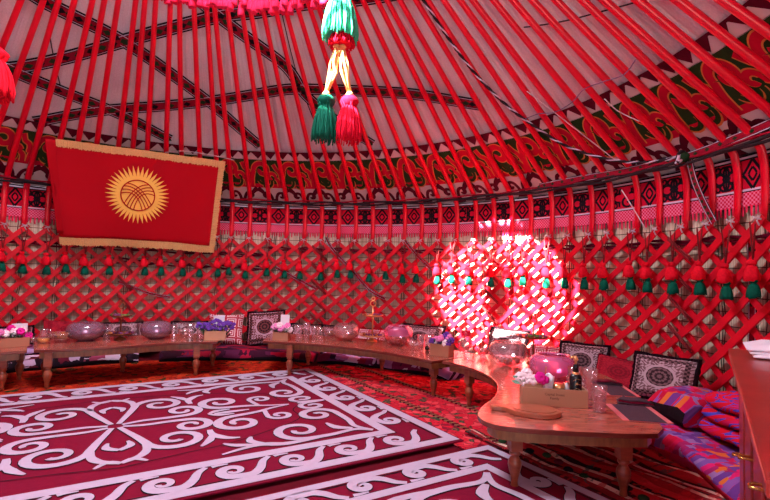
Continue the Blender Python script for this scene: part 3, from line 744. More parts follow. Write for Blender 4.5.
b = MB(); strand_tassel(b, (0.0, 0, 1.36), 0.165, 0.50, 64, 3); b.build('mint_tassel', 'tassel_mint', hp)
b = MB(); strand_tassel(b, (0.02, 0, 0.98), 0.12, 0.18, 44, 5); b.build('inner_red_tassel', 'tassel_crimson', hp)
for s_, x1 in ((-1, -0.100), (1, 0.100)):
    b = MB()
    for k in range(4):
        b.tube([(s_*0.015+0.012*math.cos(k*1.57), 0.012*math.sin(k*1.57), 0.82), (s_*0.045+0.03*math.cos(k*1.57), 0.03*math.sin(k*1.57), 0.66), (s_*0.05+0.033*math.cos(k*1.57+.5), 0.03*math.sin(k*1.57+.5), 0.58), (x1+0.008*math.cos(k*1.57), 0.008*math.sin(k*1.57), 0.40)], 0.010, 6)
    for z in (0.80, 0.76, 0.385): b.lathe([(0.02, -0.02), (0.034, 0), (0.02, 0.02)], 12, (x1*(0.25 if z > 0.5 else 1), 0, z))
    b.build('gold_cord', 'fringe_gold', hp)
    b = MB(); strand_tassel(b, (x1, 0.0, 0.375), 0.118, 0.40, 56, 20+s_); b.build('green_tassel' if s_ < 0 else 'crimson_tassel', 'tassel_green' if s_ < 0 else 'tassel_crimson', hp)
b = MB(); b.tube([(0, 0, 0.42), (0.0, 0, 0.9)], 0.02, 6); 
b = MB(); q = (-3.10, 3.63, 2.84); b.tube([(0, 0, 0), (0, 0, 1.0)], 0.01, 6, mi=1); strand_tassel(b, (0, 0, 0), 0.16, 0.40, 64, 77)
b.build('red_tassel_hanging', ['tassel_red', 'cord_brown'], loc=q, label='large loose red tassel hanging at the left edge of the picture', category='tassel')

# ---------------------------------------------------------------- the flag
fl = thing('flag', 'red flag with golden sun emblem and gold fringe hung over the poles', 'flag', (-3.1, 6.1, 1.5))
inv = Vector(fl.location)
TL, TR_, BL, BR = Vector((-3.945, 5.50, 2.604)), Vector((-2.259, 6.397, 2.608)), Vector((-4.074, 5.947, 1.515)), Vector((-2.472, 6.785, 1.496))
fn = ((TR_-TL).cross(BL-TL)).normalized()
if fn.y > 0: fn = -fn
def fm(u, v, off=0.0):     # u 0..1 across, v 0..1 down
    p = TL*(1-u)*(1-v) + TR_*u*(1-v) + BL*(1-u)*v + BR*u*v
    bow = 0.03*math.sin(PI*u) + 0.015*math.sin(7*u+4*v)*v + 0.01*math.sin(15*u-3*v)
    return p + fn*(-bow*1.0+0.05+off) - inv
b = MB(); b.grid(lambda u, v: fm(u, v), 40, 20); solid(b.build('cloth', 'flag_red', fl), 0.004)
b = MB()     # folded back hem at the left
b.grid(lambda u, v: fm(0.03-0.055*u*(1-0.3*v), -0.02+0.97*v, 0.012-0.01*u+0.008*math.sin(9*v)), 8, 20); solid(b.build('folded_edge', 'flag_red', fl), 0.004)
FW = (TR_-TL).length; FH = (BL-TL).length
b = MB(); rnd = random.Random(1)
def fringe(u0, v0, u1, v1, du, dv, n):
    for k in range(n):
        t0, t1 = k/n, (k+0.9)/n; l = rnd.uniform(0.9, 1.08); o = rnd.uniform(0.004, 0.014)
        a = (u0+(u1-u0)*t0, v0+(v1-v0)*t0); c = (u0+(u1-u0)*t1, v0+(v1-v0)*t1)
        ids = [b.vert(fm(a[0], a[1], o)), b.vert(fm(c[0], c[1], o)), b.vert(fm(c[0]+du*l, c[1]+dv*l, o)), b.vert(fm(a[0]+du*l, a[1]+dv*l, o))]; b.face(ids)
fringe(0.03, -0.03, 1.0, -0.02, 0, 0.075, 150); fringe(0.0, 0.99, 1.0, 0.99, 0, 0.085, 150); fringe(0.985, -0.02, 0.975, 1.07, 0.04, 0, 90)
solid(b.build('fringe', 'fringe_gold', fl), 0.004)
b = MB(); uc, vc, r0 = 0.478, 0.47, 0.215   # emblem
asp = FH/FW
def em(x, y, off): return fm(uc + x*asp*0.86, vc + y*0.86, 0.006+off)
n = 40
for k in range(n):
    a = 2*PI*k/n; ra, rb_ = 0.24, 0.375 if k % 2 == 0 else 0.375; d = PI/n
    pts = [(ra*math.cos(a-d), ra*math.sin(a-d)), ((ra+0.045)*math.cos(a-d*0.75), (ra+0.045)*math.sin(a-d*0.75)), (rb_*math.cos(a), rb_*math.sin(a)), ((ra+0.045)*math.cos(a+d*0.75), (ra+0.045)*math.sin(a+d*0.75)), (ra*math.cos(a+d), ra*math.sin(a+d))]
    b.face([b.vert(em(x, y, 0.001)) for x, y in pts], 0)
for k in range(48):    # disc
    a0, a1 = 2*PI*k/48, 2*PI*(k+1)/48
    b.face([b.vert(em(0, 0, 0.001)), b.vert(em(0.245*math.cos(a0), 0.245*math.sin(a0), 0.001)), b.vert(em(0.245*math.cos(a1), 0.245*math.sin(a1), 0.001))], 0)
b.ribbon(em, [(0.195*math.cos(2*PI*k/48), 0.195*math.sin(2*PI*k/48)) for k in range(49)], 0.014, 0.007, 1)
for s_ in (-1, 1):
    for k in range(4):
        a0, a1 = R(176-15*k), R(-36-13*(3-k)); p0 = (0.195*math.cos(a0), 0.195*math.sin(a0)); p2 = (0.195*math.cos(a1), 0.195*math.sin(a1)); p1 = (-0.01+0.012*k, 0.155-0.02*(3-k))
        pts = [(s_*((1-t)**2*p0[0]+2*t*(1-t)*p1[0]+t*t*p2[0]), -((1-t)**2*p0[1]+2*t*(1-t)*p1[1]+t*t*p2[1])) for t in [q/14 for q in range(15)]]
        b.ribbon(em, pts, 0.012, 0.007, 1)
b.build('sun_emblem', ['flag_gold', 'flag_red'], fl)

# ================================================================== FLOOR COVERINGS
E1 = Vector((0.526, -0.85)); E2 = Vector((-0.85, -0.526))
def rug_frame(origin, ang=0.0):
    a = math.atan2(E2.y, E2.x)
    return a
def rug(name, lab, cat, centre, L, Wd, z, ang, base='felt_maroon', th=0.008):
    root = thing(name, lab, cat, (centre[0], centre[1], z), ang)
    return root
def fm2(x, y, off): return (x, y, off)
def border_scrolls(b, x0, y0, x1, y1, amp, period, wd, off, flip=1):
    L = math.hypot(x1-x0, y1-y0); n = max(1, round(L/period)); ux, uy = (x1-x0)/L, (y1-y0)/L; nx, ny = -uy, ux; p = L/n
    for k in range(n):
        c = (k+0.5)*p; r = amp*0.78
        s1 = scroll([(c-0.62*p, amp*1.05*flip), (c-0.48*p, amp*0.55*flip), (c-0.36*p, -amp*0.35*flip), (c-0.2*p, -amp*0.92*flip)], (c+0.04*p, -amp*0.08*flip), r, -PI/2*flip, 1.25, flip, 0.22)
        s2 = [(c+0.30*p, amp*0.95*flip), (c+0.22*p, amp*1.02*flip), (c+0.05*p, amp*1.0*flip)]
        for s, tw in ((s1, wd), (s2, wd*0.5)):
            pts = [(x0+ux*x+nx*y, y0+uy*x+ny*y) for x, y in s]; m = len(pts)
            ws = [tw*(0.45+0.6*math.sin(PI*min(1, (q+1)/m*1.15))) for q in range(m)]
            if m > 5: ws[-2:] = [tw*0.75]*2
            b.ribbon(fm2, pts, [w_+0.010 for w_ in ws], off, 2); b.ribbon(fm2, pts, ws, off+0.0032, 1)
def sym(b, pts, ws, off, sxs=(-1, 1), sys_=(-1, 1), mi=1, out=0.010):
    for sx in sxs:
        for sy in sys_:
            P2 = [(sx*x, sy*y) for x, y in pts]
            if out: b.ribbon(fm2, P2, [w_+out for w_ in ws], off, 2)
            b.ribbon(fm2, P2, ws, off+0.0032, mi)
def taper(n, w0, w1, w2): return [w0+(w1-w0)*(2*q/n) if q < n/2 else w1+(w2-w1)*(2*q/n-1) for q in range(n+1)]
def frame_strip(b, hx, hy, wd, off, mi):
    for x0, y0, x1, y1 in ((-hx, -hy, hx, -hy), (-hx, hy, hx, hy)): b.ribbon(fm2, [(x0, y0), (x1, y1)], wd, off, mi)
    for x0, y0, x1, y1 in ((-hx, -hy-wd/2, -hx, hy+wd/2), (hx, -hy-wd/2, hx, hy+wd/2)): b.ribbon(fm2, [(x0, y0), (x1, y1)], wd, off, mi)
def shyrdak(name, lab, centre, HX, HY, z, ang, bw, strip=0.08):
    root = thing(name, lab, 'rug', (centre[0], centre[1], z), ang)
    b = MB(); b.cyc = 1.05e-4; b.box((0, 0, 0.004), (2*HX, 2*HY, 0.008), mi=0)
    o1 = 0.0092; t = 0.008
    frame_strip(b, HX-strip/2-0.02, HY-strip/2-0.02, strip, o1+0.0032, 1)
    xi, yi = HX-0.02-strip-bw, HY-0.02-strip-bw     # inner frame
    frame_strip(b, xi-strip*0.5, yi-strip*0.5, strip*1.05, o1+0.0032, 1)
    for d in (strip+0.03, strip+bw+0.01): frame_strip(b, HX-d-0.005, HY-d-0.005, 0.010, o1+0.0006, 2)
    cx_, cy_ = HX-0.02-strip-bw/2, HY-0.02-strip-bw/2
    border_scrolls(b, -cx_, -cy_, cx_, -cy_, bw*0.42, 0.36, 0.060, o1); border_scrolls(b, -cx_, cy_, cx_, cy_, bw*0.42, 0.36, 0.060, o1, -1)
    border_scrolls(b, -cx_, -cy_+.2, -cx_, cy_-.2, bw*0.42, 0.36, 0.060, o1); border_scrolls(b, cx_, -cy_+.2, cx_, cy_-.2, bw*0.42, 0.36, 0.060, o1, -1)
    fx, fy = xi-strip, yi-strip
    # medallion: a pointed frame of paired scrolls, corner branches
    k_ = min(1.12, 1.12*fy/0.93)
    def add(pts, w0, w1, w2, **k): pts = [(x*k_, y*k_) for x, y in pts]; sym(b, pts, taper(len(pts)-1, w0*1.15, w1*1.15, w2*1.15), o1, **k)
    def addc(pts, w0, w1, w2, **k): pts = [(fx-(fx-x)*1.2, fy-(fy-y)*1.2 if abs(y) > 0.25 else y) for x, y in pts] if not k else pts; sym(b, pts, taper(len(pts)-1, w0*1.15, w1*1.15, w2*1.15), o1, **k)
    add(scroll([(0.02, 0.04), (0.06, 0.16), (0.10, 0.28)], (0.30, 0.40), 0.165, PI, 1.35, -1), 0.03, 0.055, 0.035)
    add(scroll([(0.04, 0.02), (0.16, 0.05), (0.30, 0.045)], (0.42, 0.175), 0.125, -PI/2, 1.3, 1), 0.03, 0.055, 0.03)
    add(scroll([(1.14, 0.0), (1.0, 0.035), (0.86, 0.09)], (0.70, 0.27), 0.155, -PI/2, 1.35, -1), 0.02, 0.06, 0.035)
    add(scroll([(0.93, 0.08), (0.92, 0.12)], (0.99, 0.23), 0.085, PI, 1.2, -1), 0.03, 0.04, 0.03)
    add(catmull([(0.13, 0.42), (0.13, 0.52), (0.09, 0.60), (0.0, 0.66)], 5), 0.03, 0.05, 0.03, out=0)
    add(catmull([(0.50, 0.33), (0.50, 0.43), (0.56, 0.52), (0.63, 0.55)], 5), 0.03, 0.055, 0.015)
    add(catmull([(0.50, 0.42), (0.46, 0.52), (0.40, 0.60)], 5), 0.03, 0.05, 0.015)
    add(catmull([(0.0, 0.46), (0.06, 0.40), (0.05, 0.32)], 5), 0.03, 0.045, 0.015)
    add(catmull([(0.56, 0.0), (0.62, 0.05), (0.72, 0.06)], 5), 0.02, 0.045, 0.015)
    add(catmull([(0.60, 0.0), (0.70, 0.0), (0.84, 0.0)], 5), 0.03, 0.05, 0.02, sys_=(1,))
    add(catmull([(0.0, 0.72), (0.3, 0.66), (0.52, 0.63), (0.8, 0.52), (1.08, 0.36), (1.12, 0.14), (1.26, 0)], 7), 0.007, 0.007, 0.007, mi=2, out=0)
    add(catmull([(0.0, 0.66), (0.06, 0.62), (0.12, 0.68)], 4), 0.03, 0.04, 0.015, out=0)
    qx, qy = fx, fy
    addc(scroll([(qx-.03, qy-.03), (qx-.12, qy-.09), (qx-.28, qy-.07)], (qx-.42, qy-.22), 0.15, PI/2, 1.3, 1), 0.03, 0.055, 0.035)
    addc(scroll([(qx-.03, qy-.03), (qx-.09, qy-.14), (qx-.07, qy-.28)], (qx-.20, qy-.46), 0.13, 0, 1.3, -1), 0.03, 0.055, 0.035)
    addc(catmull([(qx-.12, qy-.12), (qx-.20, qy-.18), (qx-.22, qy-.28)], 5), 0.03, 0.06, 0.015)
    addc(catmull([(qx-.30, qy-.07), (qx-.55, qy-.05), (qx-.70, qy-.10), (qx-.90, qy-.05)], 6), 0.03, 0.055, 0.015)
    addc(catmull([(qx-.66, qy-.09), (qx-.72, qy-.17), (qx-.70, qy-.24)], 5), 0.03, 0.05, 0.015)
    addc(catmull([(qx-.66, qy-.09), (qx-.80, qy-.14), (qx-.86, qy-.20)], 5), 0.02, 0.045, 0.015)
    if fx > 1.3:
        addc(scroll([(qx-.01, 0.0), (qx-.06, 0.012)], (qx-.14, 0.12), 0.10, -PI/2, 1.2, -1), 0.03, 0.045, 0.03)
        addc(catmull([(qx-.08, 0.0), (qx-.16, 0.0), (qx-.26, 0.0)], 4), 0.02, 0.05, 0.015, sys_=(1,))
    bmod = b.build('felt_pattern', ['felt_maroon', 'felt_white', 'felt_black'], root)
    return root
A2 = math.atan2(E2.y, E2.x)
# base persian rugs first (lowest)
def flat_rug(name, lab, poly, z0, z1, mat, loc=(0, 0, 0), rz=0, edge=None):
    root = thing(name, lab, 'rug', loc, rz)
    b = MB(); b.prism(poly, z0, z1); b.build('pile', mat, root)
    if edge:
        for (p, q) in edge:
            b = MB(); n = int(math.hypot(q[0]-p[0], q[1]-p[1])/0.03)
            for k in range(n):
                a, c = k/n, (k+0.75)/n; x0, y0 = p[0]+(q[0]-p[0])*a, p[1]+(q[1]-p[1])*a; x1, y1 = p[0]+(q[0]-p[0])*c, p[1]+(q[1]-p[1])*c
                nx, ny = -(q[1]-p[1]), (q[0]-p[0]); l = math.hypot(nx, ny); nx, ny = nx/l*0.022, ny/l*0.022
                b.tube([(x0-nx, y0-ny, z1+0.006), (x1+nx, y1+ny, z1+0.006)], 0.007, 5, mi=k % 2)
            b.build('corded_edge', ['apron_wood', 'felt_darkmaroon'], root)
    return root
arc1 = [pol(a, 3.3) for a in range(-86, 12, 4)]; arc0 = [pol(a, 1.55) for a in range(8, -88, -4)]
flat_rug('carpet', 'orange red patterned carpet showing under the tables at the left', [p for p in arc1] + arc0, 0.001, 0.010, 'persian_orange')
e1n, e2n = E1.normalized(), E2.normalized()
def ep(o, a, c): return (o[0]+e1n.x*a+e2n.x*c, o[1]+e1n.y*a+e2n.y*c)
o = (-0.64, 5.60)
flat_rug('carpet', 'red and green patterned carpet with corded edge beside the large white scrolled rug', [ep(o, -0.25, 0.25), ep(o, -0.25, -1.3), ep(o, 2.75, -1.3), ep(o, 2.75, 0.25)][::-1], 0.011, 0.020, 'persian_red', edge=[(ep(o, -0.25, -0.02), ep(o, 2.74, -0.02)), (ep(o, -0.25, -0.42), ep(o, 2.6, -0.42))])
rug1c = Vector((-0.135, 4.47)) + e2n*2.03
shyrdak('felt_rug', 'large maroon felt rug with white scroll medallion, whole in view on the floor', rug1c, 2.03, 1.35, 0.0205, A2, 0.24)
rc2 = Vector((0.70, 3.26)) + e1n*1.30 + e2n*1.9
shyrdak('felt_rug', 'maroon felt rug with white scrolls at the bottom, cut off by the picture', rc2, 1.92, 1.28, 0.0215, A2, 0.17, 0.06)
# striped weave at the right with rumples
st = thing('striped_cloth', 'rumpled striped red, cream and black cloth on the floor under the near table', 'cloth', (1.55, 3.0, 0.0), A2-PI)
b = MB(); rnd = random.Random(5)
def stf(u, v):
    x, y = -0.55+1.15*u, -1.1+2.0*v
    z = 0.026 + 0.010*math.sin(6*x+5*y) * math.sin(9*y) + 0.012*math.sin(24*x+3*math.sin(3*y))
    return (x, y, max(0.024, z))
b.grid(stf, 60, 60); ob = b.build('weave', 'striped_weave', st); solid(ob, 0.008, -1)
for k in range(16):
    y = -0.85+1.7*k/16; x = -0.42+0.04*math.sin(k*1.3)
    b = MB(); b.blob((x, y, 0.035), 0.03, 0, 8, 0.5); b.build('wool_tuft', ['felt_black', 'felt_darkmaroon', 'strap_green'][k % 3], st)

# mattresses round the wall
def mattress(name, lab, a0, a1, r0, r1, z0, z1, mats, cat='mattress', wob=0.012, group=None, swap=False):
    n = max(6, int((a1-a0)/1.6)); o = Vector(pol((a0+a1)/2, (r0+r1)/2, z0)); b = MB(); rings = []; uvs = []
    rnd = random.Random(int(a0*7)+99)
    rr = 0.35*(z1-z0)
    prof = [(r0+rr*0.3, z0), (r0, z0+rr), (r0, z1-rr), (r0+rr, z1-0.004), ((r0*3+r1)/4, z1+0.006), ((r0+r1)/2, z1+0.010), ((r0+3*r1)/4, z1+0.006), (r1-rr, z1-0.004), (r1, z1-rr), (r1, z0)]
    for k in range(n+1):
        th = a0+(a1-a0)*k/n; e = min(1, min(k, n-k)/1.5+0.35); ring = []; uv = []
        for j, (r, z) in enumerate(prof):
            zz = z0+(z-z0)*(0.55+0.45*e) + wob*math.sin(th*0.35+j*1.1)*(1 if z > z0+0.01 else 0); r_ = r+wob*math.sin(th*0.5+j)
            ring.append(Vector(pol(th, r_, zz))-o); uv.append((th*0.065, r_-r0 + (z1-z if j < 3 else 0)))
        rings.append(ring); uvs.append(uv)
    b.rings(rings, 0, True, True, uvs=uvs)
    if isinstance(mats, (list, tuple)):
        nf = len(prof)
        for i, f in enumerate(b.f):
            if i < n*nf and (i % nf) in ((0,) if not swap else (0, 1)): b.m[i] = 1
    return b.build(name, mats, loc=o, label=lab, category=cat, group=group or 'floor mattresses round the wall')
mattress('floor_mattress', 'dark and lilac patterned floor mattress behind the left table', -88, -27, 3.20, 4.08, 0.012, 0.13, ['ikat_dark', 'felt_black'])
mattress('floor_mattress', 'second dark and lilac mattress lying further back on the first at left', -80, -24, 3.45, 4.10, 0.145, 0.21, ['ikat_purple', 'felt_black'])
mattress('floor_mattress', 'dark red patterned mattress under the brocade cushion in the middle', -23, 11, 3.15, 4.08, 0.012, 0.13, ['ikat_red', 'felt_black'])
mattress('floor_mattress', 'red and purple patterned mattress behind the curved middle table', 12, 44, 3.15, 4.08, 0.012, 0.13, ['ikat_purple', 'felt_black'])
mattress('floor_mattress', 'purple patterned mattress behind the near table, in the sun', 45, 68, 3.45, 4.08, 0.012, 0.13, ['ikat_purple', 'felt_black'])
mattress('floor_mattress', 'bright pink and violet mattress low beside the near table at right', 69, 116, 3.30, 4.08, 0.028, 0.15, ['plush_pink', 'plush_red'], wob=0.016)
mattress('folded_blanket', 'thick pink and lilac plush blanket piled against the lattice at right', 79.0, 85.0, 3.50, 4.08, 0.185, 0.36, ['plush_pink', 'plush_dark'], 'blanket', 0.018, 'blankets at the right', True)
# folded swirl blanket
fb = thing('swirl_blanket', 'folded red blanket with blue swirls beside the cabinet', 'blanket', (2.34, 2.93, 0.17), R(-4))
b = MB()
for k in range(3):
    z = 0.05+0.085*k
    prof = [(-0.24+0.02*k, z-0.03), (-0.27+0.02*k, z), (-0.24+0.02*k, z+0.032), (0, z+0.042), (0.22, z+0.032), (0.25, z), (0.22, z-0.03)]
    rings = []; uvs = []
    for q in range(9):
        y = -0.3+0.6*q/8; e = 1 if 0 < q < 8 else 0.8
        rings.append([(x*e, y, z+(zz-z)*e+0.01*math.sin(q+x*5)) for x, zz in prof]); uvs.append([(x*1.2+0.4*k, y*1.2+zz*3) for x, zz in prof])
    b.rings(rings, 0, True, True, uvs=uvs)
b.build('folds', 'plush_swirl', fb)

# ---------------------------------------------------------------- cushions
def cushion(name, lab, loc, rz, w_, h_, mat, trim='black_fur', tilt=0.35, roll=0.0, fur=0.02, t=0.075):
    """stands on its lower edge, leaning back against the wall"""
    root = thing(name, lab, 'cushion', loc); root.rotation_euler = (tilt, roll, rz)
    hw, hh = w_/2, h_/2
    def sh(u, v, s):
        x, z = (2*u-1), (2*v-1); e = max(0, (1-x**4)*(1-z**4))**0.5
        pinch = 1-0.06*(1-abs(x)**2)*(abs(z)**3) - 0.0; px = 1-0.06*(1-abs(z)**2)*(abs(x)**3)
        return (x*hw*px, s*t*e*-1, hh+0.005+z*hh*pinch)
    b = MB(); b.grid(lambda u, v: sh(u, v, 1), 18, 18, 0, uvf=lambda u, v: (2*u-1, 2*v-1)); b.grid(lambda u, v: sh(u, v, -1), 18, 18, 0, uvf=lambda u, v: (2*u-1, 2*v-1))
    b.build('cover', mat, root)
    if trim:
        b = MB(); per = []
        for k in range(20): per.append(sh(k/20, 0, 0))
        for k in range(20): per.append(sh(1, k/20, 0))
        for k in range(20): per.append(sh(1-k/20, 1, 0))
        for k in range(20): per.append(sh(0, 1-k/20, 0))
        rnd = random.Random(3); per2 = per+[per[0]]
        b.tube(per2, [fur*rnd.uniform(0.75, 1.15) for _ in per2], 7, cap=False); b.build('trim', trim, root)
    return root
def facing(th): return -R(th) + (0.42 if th > 55 else 0.0)          # front (local -y) towards the middle
def cu(name, lab, th, r, z, w_, h_, mat, **k): return cushion(name, lab, pol(th, r, z), facing(th), w_, h_, mat, **k)
cu('brocade_cushion', 'brown and lilac brocade cushion leaning between the two far tables', -1.8, 3.55, 0.15, 0.50, 0.46, 'brocade_brown', tilt=-0.35, roll=-0.08)
cu('meander_cushion', 'red and white meander patterned cushion behind the purple flowers', -10.5, 3.55, 0.15, 0.46, 0.42, 'meander_cloth', trim=None, tilt=-0.4)
cu('dark_cushion', 'dark patterned cushion half hidden behind the middle table', 6.3, 3.6, 0.15, 0.44, 0.30, 'brocade_brown', tilt=-0.5)
cu('rose_cushion', 'flat maroon cushion leaning behind the left table bowls', -38.5, 3.75, 0.22, 0.62, 0.26, 'brocade_red', trim=None, tilt=-0.5, roll=0.12)
cu('low_cushion', 'low dark cushion behind the clear bowl on the middle table', 12.5, 3.7, 0.15, 0.46, 0.28, 'brocade_brown', tilt=-0.45)
cu('low_cushion', 'low maroon cushion behind the gold stand', 20.0, 3.7, 0.15, 0.46, 0.27, 'meander_cloth', trim=None, tilt=-0.5)
cu('lilac_cushion', 'lilac brocade cushion left of the sun patch foot', 30.5, 3.80, 0.15, 0.60, 0.36, 'brocade_grey', tilt=-0.45)
cu('sunlit_cushion', 'pale brocade cushion glaring in the sun patch', 48.0, 3.80, 0.15, 0.50, 0.42, 'brocade_grey', tilt=-0.4)
cu('magenta_cushion', 'magenta and white cushion behind the tiered stand on the near table', 56.0, 3.85, 0.15, 0.40, 0.30, 'meander_cloth', trim=None, tilt=-0.45)
cu('brocade_cushion', 'grey brocade cushion behind the black bottle on the near table', 62.4, 3.85, 0.16, 0.46, 0.36, 'brocade_grey', tilt=-0.35, roll=0.0)
cu('red_cushion', 'dark red cushion with gold edging between the two grey brocade cushions', 68.4, 3.85, 0.16, 0.46, 0.30, 'brocade_red', trim='felt_darkmaroon', tilt=-0.5, roll=0.08, fur=0.008)
cu('brocade_cushion', 'largest grey brocade cushion with round medallion against the lattice at right', 76.2, 3.78, 0.20, 0.48, 0.36, 'brocade_grey', tilt=-0.36, roll=0.0)
for k, th in enumerate((-62, -55, -47.5, -30, -24, -18)):
    cu('back_cushion', ['dark patterned cushion at the far left behind the table', 'lilac patterned cushion left of the white card', 'dark cushion behind the flower box at left', 'striped dark cushion behind the tiered stand at left', 'grey patterned cushion behind the violet glass bowl', 'grey patterned cushion behind the snack bowl'][k], th, 3.72, 0.22 if th < -24 else 0.15, 0.46, 0.22 if th < -20 else 0.30, ['brocade_brown', 'brocade_grey'][k % 2], tilt=-0.5)

# ================================================================== TABLES
ZT_ = 0.378
def leg_prof(): return [(0.016, 0.0), (0.021, 0.008), (0.017, 0.030), (0.020, 0.050), (0.030, 0.085), (0.037, 0.115), (0.036, 0.135), (0.026, 0.155), (0.019, 0.165), (0.028, 0.172), (0.031, 0.180), (0.028, 0.188), (0.022, 0.194), (0.024, 0.21)]
def table(name, lab, top, legs, rz_legs):
    cx_ = sum(p[0] for p in top)/len(top); cy_ = sum(p[1] for p in top)/len(top)
    root = thing(name, lab, 'table', (cx_, cy_, 0.0), 0, 'low curved tables')
    loc = [(x-cx_, y-cy_) for x, y in top]
    b = MB(); b.prism(loc, ZT_-0.028, ZT_, 0, 1); bevel(b.build('tabletop', ['table_wood', 'edge_wood'], root), 0.005, 2)
    # apron follows the outline, set in
    n = len(loc); ar = sum(loc[i][0]*loc[(i+1) % n][1]-loc[(i+1) % n][0]*loc[i][1] for i in range(n)); sg = 1 if ar > 0 else -1; ins = []
    for i in range(n):
        p0, p1, p2 = Vector(loc[i-1]), Vector(loc[i]), Vector(loc[(i+1) % n]); d1, d2 = (p1-p0).normalized(), (p2-p1).normalized()
        n1, n2 = Vector((-d1.y, d1.x))*sg, Vector((-d2.y, d2.x))*sg; nn = (n1+n2); nn = nn.normalized()*(1/max(0.5, math.sqrt((1+n1.dot(n2))/2))); ins.append(p1+nn*0.055)
    b = MB(); rings = []
    for i in range(n+1):
        p = ins[i % n]; p0, p2 = ins[(i-1) % n], ins[(i+1) % n]; d = (p2-p0).normalized(); nn = Vector((-d.y, d.x))*sg
        rings.append([(p.x, p.y, ZT_-0.028), (p.x, p.y, ZT_-0.090), (p.x+nn.x*0.02, p.y+nn.y*0.02, ZT_-0.090), (p.x+nn.x*0.02, p.y+nn.y*0.02, ZT_-0.028)])
    b.rings(rings, 0, False, False); b.build('apron', 'apron_wood', root)
    for (x, y), rz in zip(legs, rz_legs):
        b = MB(); b.lathe(leg_prof(), 18, (x-cx_, y-cy_, 0.022)); b.box((x-cx_, y-cy_, 0.282), (0.064, 0.064, 0.13), rz); b.build('leg', 'leg_wood', root)
    return root
tB = [pol(a, 2.385) for a in (3.4, 8, 14, 20, 26, 32, 38, 44, 50, 53.3)] + [pol(a, 3.05) for a in (53.3, 48, 42, 36, 30, 24, 18, 12, 6, 1.5)]
table('low_table', 'middle curved low table carrying the gold tiered stand', tB, [(-1.01, 5.26), (0.49, 4.53), (-0.90, 5.85), (0.90, 4.86), (0.0, 5.62)], [0, 0.7, 0, 0.8, .3])
tC = catmull([(0.545, 4.36), (0.70, 4.17), (0.82, 3.86), (0.84, 3.50), (0.74, 3.14), (0.62, 2.92), (0.545, 2.72), (0.575, 2.57), (0.70, 2.505), (0.95, 2.47), (1.25, 2.455)], 4)
tC += [(1.42, 2.47), (1.50, 2.56)] + catmull([(1.61, 2.86), (1.71, 3.19), (1.80, 3.60), (1.80, 4.02), (1.62, 4.45), (1.33, 4.74), (1.0, 4.80)], 4)
tC = tC[::-1]
table('low_table', 'near curved low table reaching to the lower right corner', tC, [(0.735, 2.635), (1.285, 2.555), (0.77, 4.22), (1.62, 3.55), (1.12, 4.62), (1.60, 4.25)], [0.1, 0.05, 0.6, 0.1, .5, .4])
tA = catmull([(-3.16, 4.36), (-2.98, 4.44), (-2.57, 4.70), (-2.13, 5.04), (-1.77, 5.14)], 4) + catmull([(-1.86, 5.86), (-2.4, 5.68), (-3.0, 5.30), (-3.58, 4.92)], 4)
table('low_table', 'long low table below the flag carrying the lidded glass bowls', tA[::-1], [(-3.08, 4.40+0.04), (-1.99, 5.15), (-2.80, 5.2), (-1.98, 5.62), (-3.4, 4.86)], [0.5, 0.4, 0.6, 0.3, .6])
tA0 = [(-3.20, 4.33), (-3.62, 4.90), (-4.15, 4.45), (-4.45, 3.6), (-3.85, 3.35), (-3.62, 3.9), (-3.40, 4.18)]
table('low_table', 'low table cut off by the left edge of the picture', tA0[::-1] if False else tA0[::-1], [(-3.40, 4.32), (-3.55, 4.72), (-4.2, 3.7), (-3.95, 3.55)], [0.5]*4)

# ================================================================== CABINET at right
ex = Vector((1.62-0.69, 2.22-0.86)); ex.normalize(); fxn = Vector((ex.y, -ex.x))    # ex along the front, fxn to the back (towards the wall)
cb = thing('cabinet', 'tall dark red wooden cabinet with brass handles at the right edge', 'cabinet', (1.62, 2.22, 0.0), math.atan2(ex.y, ex.x))
b = MB(); b.box((-0.88, -0.235, 0.835), (1.80, 0.50, 0.03)); bevel(b.build('cabinet_top', 'cabinet_wood', cb), 0.006)
b = MB(); b.box((-0.88, -0.255, 0.42), (1.70, 0.42, 0.80)); bevel(b.build('body', 'cabinet_wood', cb), 0.004)
for k in range(4):
    xc = -0.24 - 0.415*k; b = MB()
    b.box((xc, -0.037, 0.42), (0.40, 0.018, 0.74)); b.box((xc, -0.024, 0.42), (0.29, 0.010, 0.62)); d = bevel(b.build('door', 'cabinet_wood', cb), 0.005, 2)
    b = MB(); hx_ = (-0.27, -0.81, -1.32, -1.40)[k]
    hz = (0.45, 0.60, 0.685, 0.66)[k]; b.tube([(hx_-0.017, -0.03, hz), (hx_-0.016, 0.0, hz), (hx_-0.012, 0.010, hz-0.002), (hx_+0.012, 0.010, hz-0.002), (hx_+0.016, 0.0, hz), (hx_+0.017, -0.03, hz)], 0.0045, 8); b.build('handle', 'brass', d)
b = MB()
for hx_ in (-0.05,): b.box((hx_, -0.03, 0.03), (0.05, 0.05, 0.04))
wc = thing('folded_cloth', 'white folded cloth lying on top of the cabinet', 'cloth', (1.62, 2.22, 0.851), math.atan2(ex.y, ex.x))
b = MB(); rnd = random.Random(4)
for k in range(3):
    def cf(u, v, k=k):
        x, y = -0.30+0.28*u+0.02*k, -0.46+0.40*v+0.01*k; e = min(1, 6*min(u, 1-u, v, 1-v)); return (x, y, 0.004 + 0.012*k + (0.016+0.012*math.sin(7*u+3*k+2*v)*math.cos(6*v+k))*e)
    b.grid(cf, 18, 18)
solid(b.build('cloth_fold', 'cloth_white', wc), 0.005, 1)

